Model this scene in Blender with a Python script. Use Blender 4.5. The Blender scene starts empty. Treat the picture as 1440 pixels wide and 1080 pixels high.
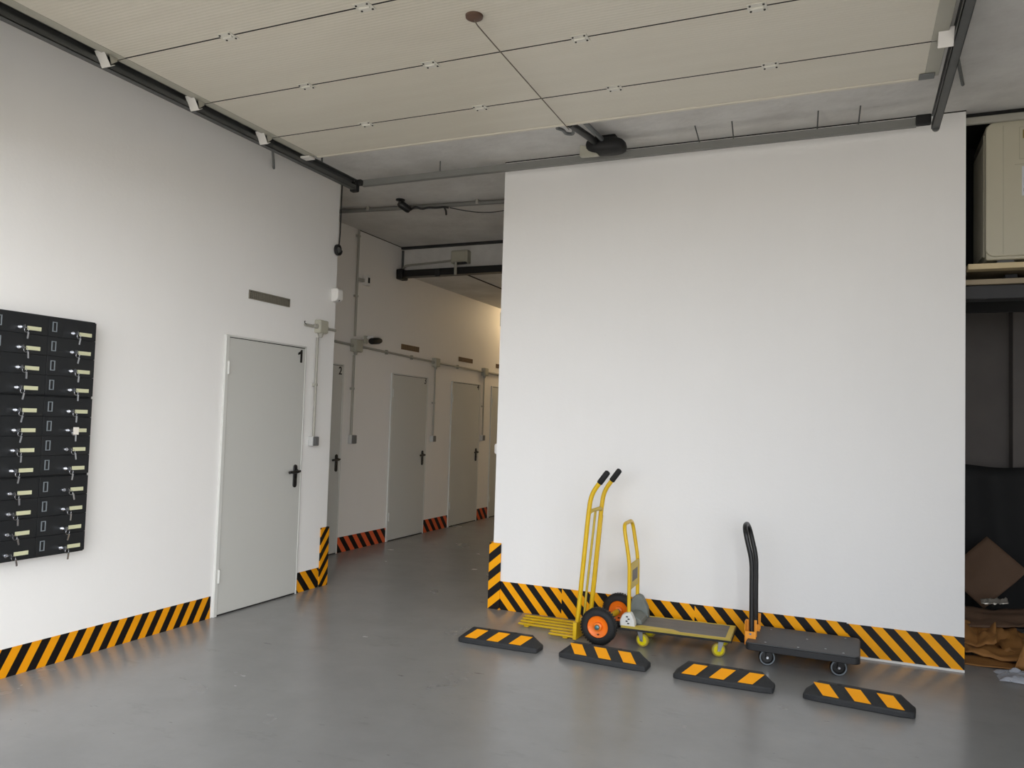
import bpy, math, random
from mathutils import Vector, Matrix, noise

random.seed(7)
SC = bpy.context.scene
COL = SC.collection
PI = math.pi

# ------------------------------------------------------------------ materials
def new_mat(name):
    m = bpy.data.materials.new(name); m.use_nodes = True
    nt = m.node_tree
    return m, nt, nt.nodes['Principled BSDF']

def lin(c):
    return tuple(((v / 12.92) if v <= 0.04045 else ((v + 0.055) / 1.055) ** 2.4) for v in c) + (1.0,)

def nd(nt, t, **kw):
    n = nt.nodes.new(t)
    for k, v in kw.items(): setattr(n, k, v)
    return n

def math_node(nt, op, a, b=None):
    n = nd(nt, 'ShaderNodeMath', operation=op)
    for i, v in enumerate((a, b)):
        if v is None: continue
        if isinstance(v, (int, float)): n.inputs[i].default_value = v
        else: nt.links.new(v, n.inputs[i])
    return n.outputs[0]

def mix_rgb(nt, fac, a, b):
    n = nd(nt, 'ShaderNodeMix', data_type='RGBA')
    if isinstance(fac, (int, float)): n.inputs[0].default_value = fac
    else: nt.links.new(fac, n.inputs[0])
    for i, v in ((6, a), (7, b)):
        if isinstance(v, tuple): n.inputs[i].default_value = v
        else: nt.links.new(v, n.inputs[i])
    return n.outputs[2]

def ramp(nt, src, lo, hi):
    n = nd(nt, 'ShaderNodeMapRange')
    n.inputs['From Min'].default_value = lo; n.inputs['From Max'].default_value = hi
    nt.links.new(src, n.inputs['Value'])
    return n.outputs['Result']

def noise_tex(nt, scale, detail=4, rough=0.55, stretch=None):
    tc = nd(nt, 'ShaderNodeTexCoord')
    vec = tc.outputs['Object']
    if stretch:
        mp = nd(nt, 'ShaderNodeMapping'); mp.inputs['Scale'].default_value = stretch
        nt.links.new(vec, mp.inputs['Vector']); vec = mp.outputs['Vector']
    n = nd(nt, 'ShaderNodeTexNoise'); n.inputs['Scale'].default_value = scale
    n.inputs['Detail'].default_value = detail; n.inputs['Roughness'].default_value = rough
    nt.links.new(vec, n.inputs['Vector'])
    return n.outputs['Fac']

def plain(name, col, rough=0.5, metal=0.0, vary=0.06, scale=12.0, bump=0.0, spec=0.5, coat=0.0, stretch=None):
    """painted / plastic / metal surface with a slight procedural mottling"""
    m, nt, b = new_mat(name)
    c = lin(col)
    f = noise_tex(nt, scale, stretch=stretch)
    lo = tuple(v * (1 - vary) for v in c[:3]) + (1,)
    hi = tuple(min(1, v * (1 + vary)) for v in c[:3]) + (1,)
    nt.links.new(mix_rgb(nt, f, lo, hi), b.inputs['Base Color'])
    b.inputs['Roughness'].default_value = rough; b.inputs['Metallic'].default_value = metal
    b.inputs['Specular IOR Level'].default_value = spec
    b.inputs['Coat Weight'].default_value = coat
    if bump:
        bn = nd(nt, 'ShaderNodeBump'); bn.inputs['Strength'].default_value = bump; bn.inputs['Distance'].default_value = 0.01
        nt.links.new(noise_tex(nt, scale * 4), bn.inputs['Height']); nt.links.new(bn.outputs[0], b.inputs['Normal'])
    return m

def stripe_mat(name, axis, k, start, pitch, ca, cb, worn=0.10):
    """diagonal hazard stripes: colour a where frac((u + k*z - start)/pitch) < .5 ; axis 'v' = stripes counted along z"""
    m, nt, b = new_mat(name)
    gp = nd(nt, 'ShaderNodeNewGeometry'); sp = nd(nt, 'ShaderNodeSeparateXYZ')
    nt.links.new(gp.outputs['Position'], sp.inputs[0])
    u = sp.outputs['Y' if axis[-1] == 'y' else 'X']; z = sp.outputs['Z']
    if axis[0] == 'v': s = math_node(nt, 'ADD', z, math_node(nt, 'MULTIPLY', u, k))
    else: s = math_node(nt, 'ADD', u, math_node(nt, 'MULTIPLY', z, k))
    s = math_node(nt, 'DIVIDE', math_node(nt, 'SUBTRACT', s, start), pitch)
    s = math_node(nt, 'SUBTRACT', s, math_node(nt, 'FLOOR', s))
    f = math_node(nt, 'LESS_THAN', s, 0.5)
    nz = noise_tex(nt, 9.0)
    a = mix_rgb(nt, nz, tuple(v * (1 - worn) for v in lin(ca)[:3]) + (1,), tuple(min(1, v * (1 + worn)) for v in lin(ca)[:3]) + (1,))
    nt.links.new(mix_rgb(nt, f, lin(cb), a), b.inputs['Base Color'])
    b.inputs['Roughness'].default_value = 0.42; b.inputs['Specular IOR Level'].default_value = 0.25
    return m

YEL = (0.96, 0.65, 0.0); BLK = (0.06, 0.045, 0.045); ORG = (0.89, 0.59, 0.04); RED = (0.82, 0.36, 0.20)

def wall_mat(name, col, vary=0.02):
    m, nt, b = new_mat(name)
    c = lin(col)
    n1 = noise_tex(nt, 1.1, 5, 0.6)
    n2 = noise_tex(nt, 14, 3, 0.6, (1, 1, 0.12))
    f = math_node(nt, 'ADD', math_node(nt, 'MULTIPLY', n1, 0.8), math_node(nt, 'MULTIPLY', n2, 0.2))
    base = mix_rgb(nt, f, tuple(v * (1 - 2 * vary) for v in c[:3]) + (1,), tuple(min(1, v * (1 + 2 * vary)) for v in c[:3]) + (1,))
    # small scuff marks
    sc = noise_tex(nt, 7.5, 6, 0.7)
    spots = ramp(nt, sc, 0.735, 0.80)
    nt.links.new(mix_rgb(nt, spots, base, tuple(v * 0.75 for v in c[:3]) + (1,)), b.inputs['Base Color'])
    b.inputs['Roughness'].default_value = 0.55
    bn = nd(nt, 'ShaderNodeBump'); bn.inputs['Strength'].default_value = 0.08; bn.inputs['Distance'].default_value = 0.01
    nt.links.new(noise_tex(nt, 40), bn.inputs['Height']); nt.links.new(bn.outputs[0], b.inputs['Normal'])
    return m

def floor_mat():
    m, nt, b = new_mat('floor_epoxy')
    n1 = noise_tex(nt, 0.55, 6, 0.6); n2 = noise_tex(nt, 3.2, 8, 0.65)
    f = math_node(nt, 'ADD', math_node(nt, 'MULTIPLY', n1, 0.5), math_node(nt, 'MULTIPLY', n2, 0.5))
    base = mix_rgb(nt, ramp(nt, f, 0.3, 0.7), lin((0.51, 0.51, 0.505)), lin((0.565, 0.565, 0.56)))
    st = ramp(nt, noise_tex(nt, 2.6, 9, 0.72, (1.0, 2.2, 1)), 0.585, 0.74)
    base = mix_rgb(nt, math_node(nt, 'MULTIPLY', st, 0.42), base, lin((0.41, 0.41, 0.405)))
    sp = ramp(nt, noise_tex(nt, 11.0, 5, 0.6, (0.5, 1.4, 1)), 0.69, 0.73)
    base = mix_rgb(nt, math_node(nt, 'MULTIPLY', sp, 0.6), base, lin((0.26, 0.26, 0.26)))
    wh = ramp(nt, noise_tex(nt, 5.0, 7, 0.7, (1.8, 0.6, 1)), 0.70, 0.77)
    base = mix_rgb(nt, math_node(nt, 'MULTIPLY', wh, 0.25), base, lin((0.60, 0.60, 0.59)))
    nt.links.new(base, b.inputs['Base Color'])
    r = nd(nt, 'ShaderNodeMapRange'); r.inputs['To Min'].default_value = 0.20; r.inputs['To Max'].default_value = 0.31
    nt.links.new(noise_tex(nt, 2.0, 4, 0.55), r.inputs['Value'])
    nt.links.new(r.outputs[0], b.inputs['Roughness'])
    b.inputs['Specular IOR Level'].default_value = 0.55
    bn = nd(nt, 'ShaderNodeBump'); bn.inputs['Strength'].default_value = 0.03; bn.inputs['Distance'].default_value = 0.02
    nt.links.new(noise_tex(nt, 5.0, 5), bn.inputs['Height']); nt.links.new(bn.outputs[0], b.inputs['Normal'])
    return m

def ceiling_mat():
    m, nt, b = new_mat('painted_concrete')
    f = noise_tex(nt, 2.2, 7, 0.65)
    base = mix_rgb(nt, ramp(nt, f, 0.3, 0.7), lin((0.77, 0.76, 0.745)), lin((0.86, 0.855, 0.84)))
    cr = ramp(nt, noise_tex(nt, 6.0, 4, 0.5, (0.5, 1.8, 1)), 0.70, 0.76)
    base = mix_rgb(nt, math_node(nt, 'MULTIPLY', cr, 0.4), base, lin((0.5, 0.49, 0.46)))
    nt.links.new(base, b.inputs['Base Color'])
    b.inputs['Roughness'].default_value = 0.8
    bn = nd(nt, 'ShaderNodeBump'); bn.inputs['Strength'].default_value = 0.35; bn.inputs['Distance'].default_value = 0.02
    nt.links.new(noise_tex(nt, 9), bn.inputs['Height']); nt.links.new(bn.outputs[0], b.inputs['Normal'])
    return m

def ribbed_mat():
    """cream sandwich panel with fine lengthwise ribs"""
    m, nt, b = new_mat('cream_ribbed_panel')
    tc = nd(nt, 'ShaderNodeTexCoord'); sp = nd(nt, 'ShaderNodeSeparateXYZ'); nt.links.new(tc.outputs['Object'], sp.inputs[0])
    w = math_node(nt, 'SINE', math_node(nt, 'MULTIPLY', sp.outputs['Y'], 2 * PI / 0.024))
    n = noise_tex(nt, 3.0, 4, 0.6, (0.35, 3.0, 1))
    base = mix_rgb(nt, n, lin((0.80, 0.775, 0.715)), lin((0.85, 0.83, 0.775)))
    nt.links.new(base, b.inputs['Base Color']); b.inputs['Roughness'].default_value = 0.42
    bn = nd(nt, 'ShaderNodeBump'); bn.inputs['Strength'].default_value = 0.18; bn.inputs['Distance'].default_value = 0.002
    nt.links.new(w, bn.inputs['Height']); nt.links.new(bn.outputs[0], b.inputs['Normal'])
    return m

MAT = dict(
    wall=wall_mat('white_wall_paint', (0.925, 0.92, 0.91)),
    cwall=wall_mat('corridor_wall_paint', (0.90, 0.885, 0.865)),
    floor=floor_mat(), ceiling=ceiling_mat(), panel=ribbed_mat(),
    ground=plain('asphalt_outside', (0.82, 0.80, 0.77), 0.9, vary=0.10, scale=3),
    facade=plain('facade_render', (0.72, 0.70, 0.66), 0.85, vary=0.05, scale=2),
    door=plain('grey_door_enamel', (0.765, 0.765, 0.745), 0.42, vary=0.015, scale=3),
    dframe=plain('door_frame_enamel', (0.80, 0.80, 0.78), 0.42, vary=0.02),
    black=plain('black_plastic', (0.07, 0.07, 0.07), 0.42, vary=0.2),
    rubber=plain('black_rubber', (0.10, 0.10, 0.10), 0.7, vary=0.25, scale=25, bump=0.2),
    stop_rubber=plain('recycled_rubber', (0.155, 0.16, 0.165), 0.68, vary=0.3, scale=30, bump=0.25),
    cab=plain('black_cabinet_enamel', (0.075, 0.085, 0.095), 0.5, vary=0.15, scale=6),
    plate=plain('cream_name_plate', (0.80, 0.80, 0.66), 0.45),
    wplate=plain('white_tag', (0.88, 0.86, 0.82), 0.5),
    chrome=plain('chromed_metal', (0.75, 0.76, 0.78), 0.25, 1.0),
    label_rim=plain('grey_label_rim', (0.52, 0.55, 0.57), 0.4, 0.3),
    galv=plain('galvanised_steel', (0.44, 0.45, 0.45), 0.5, 0.45, vary=0.12, scale=8),
    galv_dark=plain('dull_track_steel', (0.37, 0.375, 0.37), 0.5, 0.45, vary=0.15, scale=8),
    crossbar=plain('grey_crossbar_steel', (0.50, 0.50, 0.485), 0.55, 0.1, vary=0.08, scale=8),
    stile=plain('grey_end_stile', (0.66, 0.65, 0.60), 0.5, 0.0, vary=0.06),
    white=plain('white_enamel', (0.88, 0.87, 0.85), 0.4, vary=0.02),
    bracket=plain('white_bracket_steel', (0.83, 0.82, 0.78), 0.45, vary=0.03),
    bolt=plain('dark_bolt', (0.25, 0.24, 0.22), 0.5, 0.6),
    pvc=plain('grey_pvc', (0.62, 0.61, 0.57), 0.5, vary=0.04),
    pvc_box=plain('grey_pvc_box', (0.67, 0.66, 0.60), 0.5, vary=0.04),
    switch=plain('grey_switch_face', (0.42, 0.42, 0.42), 0.4, vary=0.04),
    sidelight=plain('light_switch_body', (0.72, 0.72, 0.71), 0.45, vary=0.04),
    grille=plain('grey_brown_grille', (0.48, 0.46, 0.41), 0.55, vary=0.08),
    terracotta=plain('brown_grille', (0.50, 0.40, 0.29), 0.6, vary=0.08),
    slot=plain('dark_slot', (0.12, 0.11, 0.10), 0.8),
    yellow=plain('yellow_truck_paint', (0.86, 0.70, 0.06), 0.38, vary=0.07, scale=9),
    yellow_pale=plain('worn_yellow_paint', (0.80, 0.69, 0.22), 0.45, vary=0.10, scale=9),
    pipe_grey=plain('dull_grey_pipe', (0.46, 0.455, 0.44), 0.6, vary=0.06),
    rim_worn=plain('worn_rim_paint', (0.66, 0.58, 0.24), 0.5, vary=0.2, scale=14),
    orange=plain('orange_plastic', (0.95, 0.48, 0.06), 0.4, vary=0.05),
    orange_br=plain('orange_bracket_paint', (0.93, 0.60, 0.17), 0.4, vary=0.05),
    ywheel=plain('yellow_wheel_plastic', (0.88, 0.82, 0.05), 0.42, vary=0.05),
    deckgrey=plain('worn_deck_grey', (0.44, 0.42, 0.40), 0.6, vary=0.25, scale=7, stretch=(0.5, 2, 1)),
    deckblack=plain('charcoal_deck_plastic', (0.27, 0.275, 0.28), 0.55, vary=0.12, scale=20, bump=0.12),
    deckside=plain('black_deck_rim', (0.13, 0.13, 0.135), 0.55, vary=0.12),
    capwhite=plain('worn_white_plastic', (0.82, 0.82, 0.80), 0.5, vary=0.05),
    capgrey=plain('worn_grey_plastic', (0.43, 0.45, 0.43), 0.55, vary=0.2, scale=18),
    steelgrey=plain('caster_fork_steel', (0.62, 0.63, 0.64), 0.4, 0.6),
    tyre_grey=plain('grey_tread', (0.48, 0.51, 0.53), 0.5),
    reflect=plain('amber_reflective_patch', (0.95, 0.63, 0.06), 0.35, vary=0.06, scale=20),
    ac=plain('cream_ac_casing', (0.72, 0.70, 0.62), 0.45, vary=0.04, scale=6),
    ac_side=plain('grey_ac_coil', (0.66, 0.64, 0.57), 0.6, vary=0.12, scale=14),
    gold=plain('gold_badge', (0.55, 0.48, 0.28), 0.4, 0.4),
    paper=plain('grey_paper_label', (0.78, 0.79, 0.81), 0.5),
    ink=plain('grey_ink', (0.36, 0.37, 0.40), 0.6),
    plank=plain('pale_wood_plank', (0.78, 0.71, 0.56), 0.6, vary=0.12, scale=6, stretch=(0.4, 4, 4)),
    plank2=plain('dusty_wood_plank', (0.56, 0.51, 0.42), 0.65, vary=0.12, scale=6, stretch=(0.4, 4, 4)),
    darkbeam=plain('dark_painted_beam', (0.16, 0.16, 0.165), 0.6, vary=0.1),
    alcove=plain('raw_grey_plaster', (0.42, 0.40, 0.385), 0.85, vary=0.18, scale=3, bump=0.2),
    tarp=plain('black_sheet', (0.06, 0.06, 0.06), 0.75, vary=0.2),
    card=plain('brown_cardboard', (0.38, 0.29, 0.22), 0.8, vary=0.08, scale=8),
    card2=plain('orange_brown_cardboard', (0.58, 0.40, 0.20), 0.75, vary=0.22, scale=11),
    bluegreen=plain('teal_hub_cap', (0.35, 0.50, 0.52), 0.35, 0.5),
    soot=plain('sooty_black_plastic', (0.045, 0.045, 0.045), 0.6, vary=0.2),
    cable=plain('black_cable', (0.09, 0.09, 0.09), 0.5),
    cord=plain('grey_cord', (0.42, 0.38, 0.33), 0.6),
    knob=plain('brown_knob', (0.36, 0.27, 0.22), 0.5),
    fixture=plain('lamp_housing', (0.85, 0.84, 0.8), 0.4),
)

def emit_mat(name, col, strength):
    m = bpy.data.materials.new(name); m.use_nodes = True; nt = m.node_tree
    nt.nodes.remove(nt.nodes['Principled BSDF'])
    e = nd(nt, 'ShaderNodeEmission'); e.inputs[0].default_value = col; e.inputs[1].default_value = strength
    nt.links.new(e.outputs[0], nt.nodes['Material Output'].inputs[0])
    return m

def film_mat(name, col, alpha):
    m, nt, b = new_mat(name)
    b.inputs['Base Color'].default_value = lin(col); b.inputs['Roughness'].default_value = 0.12
    f = math_node(nt, 'ADD', math_node(nt, 'MULTIPLY', noise_tex(nt, 18), 0.3), alpha - 0.15)
    nt.links.new(f, b.inputs['Alpha'])
    return m

# ------------------------------------------------------------------ mesh builder
class MB:
    def __init__(s): s.v = []; s.f = []; s.sm = []
    def add(s, vs, fs, smooth=False):
        o = len(s.v); s.v += [tuple(p) for p in vs]
        for f in fs: s.f.append([i + o for i in f]); s.sm.append(smooth)
        return s
    def box(s, x0, x1, y0, y1, z0, z1):
        vs = [(x, y, z) for x in (x0, x1) for y in (y0, y1) for z in (z0, z1)]
        return s.add(vs, [(0, 1, 3, 2), (4, 6, 7, 5), (0, 4, 5, 1), (2, 3, 7, 6), (0, 2, 6, 4), (1, 5, 7, 3)])
    def obox(s, c, h, R=None):
        R = R or Matrix.Identity(3); c = Vector(c)
        vs = [c + R @ Vector((a * h[0], b * h[1], d * h[2])) for a in (-1, 1) for b in (-1, 1) for d in (-1, 1)]
        return s.add(vs, [(0, 1, 3, 2), (4, 6, 7, 5), (0, 4, 5, 1), (2, 3, 7, 6), (0, 2, 6, 4), (1, 5, 7, 3)])
    def prism(s, poly, vec):
        n = len(poly); v = Vector(vec); a = [Vector(p) for p in poly]
        vs = a + [p + v for p in a]
        nrm = Vector((0, 0, 0))
        for i in range(n): nrm += a[i].cross(a[(i + 1) % n])
        flip = nrm.dot(v) > 0
        fs = [tuple(range(n)), tuple(range(2 * n - 1, n - 1, -1))] + [(i, i + n, (i + 1) % n + n, (i + 1) % n) for i in range(n)]
        if flip: fs = [tuple(reversed(f)) for f in fs]
        return s.add(vs, fs)
    def tube(s, pts, r, n=12, closed=False):
        P = [Vector(p) for p in pts]; m = len(P)
        rs = r if isinstance(r, (list, tuple)) else [r] * m
        T = []
        for i in range(m):
            if closed: t = P[(i + 1) % m] - P[i - 1]
            else: t = P[min(i + 1, m - 1)] - P[max(i - 1, 0)]
            T.append(t.normalized())
        up = Vector((0, 0, 1)) if abs(T[0].z) < 0.9 else Vector((1, 0, 0))
        N = T[0].cross(up).normalized(); vs = []
        for i in range(m):
            N = (N - T[i] * N.dot(T[i])).normalized(); B = T[i].cross(N)
            for k in range(n):
                a = 2 * PI * k / n
                vs.append(P[i] + (N * math.cos(a) + B * math.sin(a)) * rs[i])
        fs = []
        for i in range(m if closed else m - 1):
            j = (i + 1) % m
            for k in range(n):
                l = (k + 1) % n
                fs.append((i * n + k, i * n + l, j * n + l, j * n + k))
        s.add(vs, fs, True)
        if not closed:
            o = len(s.v) - len(vs)
            s.f.append([o + k for k in range(n - 1, -1, -1)]); s.sm.append(False)
            s.f.append([o + (m - 1) * n + k for k in range(n)]); s.sm.append(False)
        return s
    def lathe(s, prof, origin, axis, n=32, loop=False):
        """prof: list of (radius, offset along axis)"""
        A = Vector(axis).normalized(); O = Vector(origin)
        u = A.cross(Vector((0, 0, 1)) if abs(A.z) < 0.9 else Vector((1, 0, 0))).normalized(); w = A.cross(u)
        vs = []; fs = []; m = len(prof)
        for r, a in prof:
            for k in range(n):
                t = 2 * PI * k / n
                vs.append(O + A * a + (u * math.cos(t) + w * math.sin(t)) * r)
        for i in range(m if loop else m - 1):
            j = (i + 1) % m
            for k in range(n):
                l = (k + 1) % n
                fs.append((i * n + k, i * n + l, j * n + l, j * n + k))
        o = len(s.v)
        s.add(vs, fs, True)
        if loop: return s
        s.f.append([o + k for k in range(n - 1, -1, -1)]); s.sm.append(False)
        s.f.append([o + (m - 1) * n + k for k in range(n)]); s.sm.append(False)
        return s
    def cyl(s, a, b, r, n=16): return s.tube([a, b], r, n)
    def build(s, name, mat, parent=None, bevel=0, local=False, segs=2):
        me = bpy.data.meshes.new(name)
        vs = s.v
        if parent is not None and not local:
            L = parent_loc(parent); vs = [(p[0] - L[0], p[1] - L[1], p[2] - L[2]) for p in vs]
        me.from_pydata(vs, [], s.f); me.update()
        for p, q in zip(me.polygons, s.sm): p.use_smooth = q
        me.set_sharp_from_angle(angle=math.radians(38))
        me.materials.append(MAT[mat] if isinstance(mat, str) else mat)
        o = bpy.data.objects.new(name, me); COL.objects.link(o)
        if parent is not None: o.parent = parent
        if bevel:
            b = o.modifiers.new('bevel', 'BEVEL'); b.width = bevel; b.segments = segs; b.limit_method = 'ANGLE'
            b.angle_limit = math.radians(40); b.harden_normals = False
        return o

LOCS = {}
def parent_loc(p):
    L = Vector((0, 0, 0))
    while p is not None:
        L = L + p.location; p = p.parent
    return L

def tag(o, label, cat, group=None, kind=None):
    o['label'] = label; o['category'] = cat
    if group: o['group'] = group
    if kind: o['kind'] = kind
    return o

def thing(name, label, cat, loc=(0, 0, 0), rz=0.0, group=None, kind=None):
    o = bpy.data.objects.new(name, None); COL.objects.link(o)
    o.location = loc; o.rotation_euler = (0, 0, rz); o.empty_display_size = 0.1
    return tag(o, label, cat, group, kind)

def rounded(pts, r, n=6):
    """polyline with filleted corners"""
    P = [Vector(p) for p in pts]; out = [P[0]]
    for i in range(1, len(P) - 1):
        a, b, c = P[i - 1], P[i], P[i + 1]
        d1 = (a - b).normalized(); d2 = (c - b).normalized()
        rr = min(r[i - 1] if isinstance(r, (list, tuple)) else r, (a - b).length * 0.49, (c - b).length * 0.49)
        p0 = b + d1 * rr; p2 = b + d2 * rr
        for k in range(n + 1):
            t = k / n
            out.append(p0 * (1 - t) ** 2 + b * 2 * t * (1 - t) + p2 * t ** 2)
    out.append(P[-1]); return out

def text_mesh(name, s, size, mat, parent, M, depth=0.002):
    cu = bpy.data.curves.new(name + '_curve', 'FONT'); cu.body = s; cu.size = size; cu.extrude = depth
    cu.align_x = 'CENTER'; cu.align_y = 'CENTER'; cu.offset = size * 0.012
    ob = bpy.data.objects.new(name + '_tmp', cu); COL.objects.link(ob)
    dg = bpy.context.evaluated_depsgraph_get()
    me = bpy.data.meshes.new_from_object(ob.evaluated_get(dg))
    bpy.data.objects.remove(ob); bpy.data.curves.remove(cu)
    me.transform(M); L = parent_loc(parent); me.transform(Matrix.Translation(-L))
    me.name = name; me.materials.clear(); me.materials.append(MAT[mat])
    o = bpy.data.objects.new(name, me); COL.objects.link(o); o.parent = parent
    return o

# on walls whose face looks to +X: text x -> +Y, text y -> +Z, normal -> +X
M_WALL_X = Matrix(((0, 0, 1, 0), (1, 0, 0, 0), (0, 1, 0, 0), (0, 0, 0, 1)))

# ------------------------------------------------------------------ key dimensions
XL = -4.372      # left wall face
XC = -5.275      # corridor wall face
YE = 5.93        # end of the left wall
YR = 5.91        # face of the big white wall
XR0, XR1 = -2.69, 0.68
ZC = 3.70        # concrete ceiling
YO = 1.75        # inner face of the front wall
XG = 2.6         # right end of the bay
XJ = 2.2         # right jamb of the opening

# ------------------------------------------------------------------ setting
def struct(name, mb, mat, label, cat, bevel=0):
    return tag(mb.build(name, mat, bevel=bevel), label, cat, kind='structure')

struct('floor', MB().box(-8, 8, 1.5, 16, -0.2, 0), 'floor', 'glossy grey painted concrete floor of the garage', 'floor')
struct('floor_outside', MB().box(-40, 40, -40, 1.5, -0.2, -0.004), 'ground', 'pale paving in front of the garage opening', 'floor')
struct('wall_left', MB().box(-6.0, XL, YO, YE, 0, 3.9), 'wall', 'white wall at the left with the mailboxes and door 1', 'wall')
struct('wall_corridor', MB().box(-6.0, XC, YE, 16, 0, 3.9), 'cwall', 'white side wall of the corridor with a row of grey doors', 'wall')
struct('wall_center', MB().box(XR0, XR1, YR, 15.6, 0, ZC), 'wall', 'large blank white wall behind the hand trucks', 'wall')
struct('wall_end', MB().box(-6.0, XR0, 15.6, 15.8, 0, 3.9), 'cwall', 'far end wall of the corridor', 'wall')
struct('wall_right', MB().box(XG, XG + 0.2, YO, 8.0, 0, 3.9), 'wall', 'right side wall of the garage bay', 'wall')
struct('wall_alcove', MB().box(XR1, XG, 7.6, 7.8, 0, 3.9), 'alcove', 'raw grey back wall of the dark alcove', 'wall')
struct('pillar_alcove', MB().box(1.19, 1.5, 7.42, 7.6, 0, ZC), 'alcove', 'raw grey pillar standing against the alcove back wall', 'pillar')
struct('ceiling', MB().box(-6.0, XG, YO, 8.6, ZC, ZC + 0.2), 'ceiling', 'rough painted concrete ceiling of the garage', 'ceiling')
struct('ceiling_corridor', MB().box(-6.0, XR0, 8.6, 15.7, 3.36, 3.9), 'ceiling', 'lower ceiling of the corridor beyond the black beam', 'ceiling')
struct('lintel', MB().box(-6.0, XG + 0.2, 1.5, YO, 3.0, 6.5), 'facade', 'lintel over the garage opening', 'lintel')
struct('jamb_left', MB().box(-9.0, XL + 0.06, 1.5, YO, 0, 6.5), 'facade', 'left jamb of the garage opening', 'jamb')
struct('jamb_right', MB().box(XJ, 11.0, 1.5, YO, 0, 6.5), 'facade', 'right jamb of the garage opening', 'jamb')
# pale seam under the right part of the big wall
struct('baseboard_center', MB().box(0.06, XR1, YR - 0.012, YR, 0, 0.014), 'white', 'thin white strip along the foot of the big white wall', 'baseboard')

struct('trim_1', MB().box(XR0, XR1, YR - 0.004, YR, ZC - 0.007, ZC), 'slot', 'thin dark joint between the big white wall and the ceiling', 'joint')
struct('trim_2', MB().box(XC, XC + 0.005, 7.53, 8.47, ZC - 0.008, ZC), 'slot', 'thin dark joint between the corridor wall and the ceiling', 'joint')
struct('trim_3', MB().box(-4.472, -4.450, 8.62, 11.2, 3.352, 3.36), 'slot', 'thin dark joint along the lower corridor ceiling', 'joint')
# bulkhead above the corridor
bk = thing('bulkhead', 'pale bulkhead crossing the corridor under the concrete ceiling', 'bulkhead', (-3.98, 8.55, 3.36), kind='structure')
MB().box(XC, XR0, 8.52, 8.60, 3.36, ZC).build('bulkhead_face', 'ceiling', bk)
MB().box(XC, XR0, 8.47, 8.52, ZC - 0.030, ZC).build('top_rail', 'darkbeam', bk, bevel=0.004)

bm_ = thing('steel_beam', 'black steel beam across the corridor below the bulkhead', 'beam', (-3.98, 8.45, 3.3))
b = MB(); b.box(XC + 0.005, XR0 - 0.005, 8.40, 8.515, 3.30, 3.385); b.build('beam_bar', 'black', bm_, bevel=0.006)
MB().obox((XC + 0.05, 8.44, 3.335), (0.045, 0.075, 0.065)).build('end_bracket', 'black', bm_, bevel=0.012)
MB().box(-4.72, -4.66, 8.385, 8.40, 3.28, 3.38).build('clamp', 'darkbeam', bm_, bevel=0.003)

jb = thing('junction_box', 'beige junction box on the bulkhead above the black beam', 'junction box', (-4.42, 8.48, 3.45))
MB().box(-4.53, -4.30, 8.42, 8.52, 3.44, 3.60).build('box_body', 'pvc_box', jb, bevel=0.012)
MB().box(-4.50, -4.33, 8.412, 8.42, 3.47, 3.58).build('lid', 'pvc_box', jb, bevel=0.006)
MB().cyl((-4.44, 8.385, 3.45), (-4.44, 8.385, 3.29), 0.018).build('cable_gland', 'pvc', jb)
MB().box(-4.47, -4.31, 8.39, 8.43, 3.425, 3.445).build('base_flange', 'darkbeam', jb)
c = MB(); c.tube(rounded([(XC + 0.03, 8.46, 3.40), (XC + 0.06, 8.49, 3.46), (-4.9, 8.50, 3.475), (-4.535, 8.49, 3.49)], 0.06), 0.013)
tag(c.build('conduit', 'pvc'), 'thin grey conduit running along the bulkhead to the beige box', 'conduit')
c = MB(); c.cyl((XC + 0.015, 8.50, 3.39), (XC + 0.015, 8.50, 3.655), 0.015)
tag(c.build('conduit', 'galv_dark'), 'short dark upright pipe at the left end of the bulkhead', 'conduit')

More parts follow.
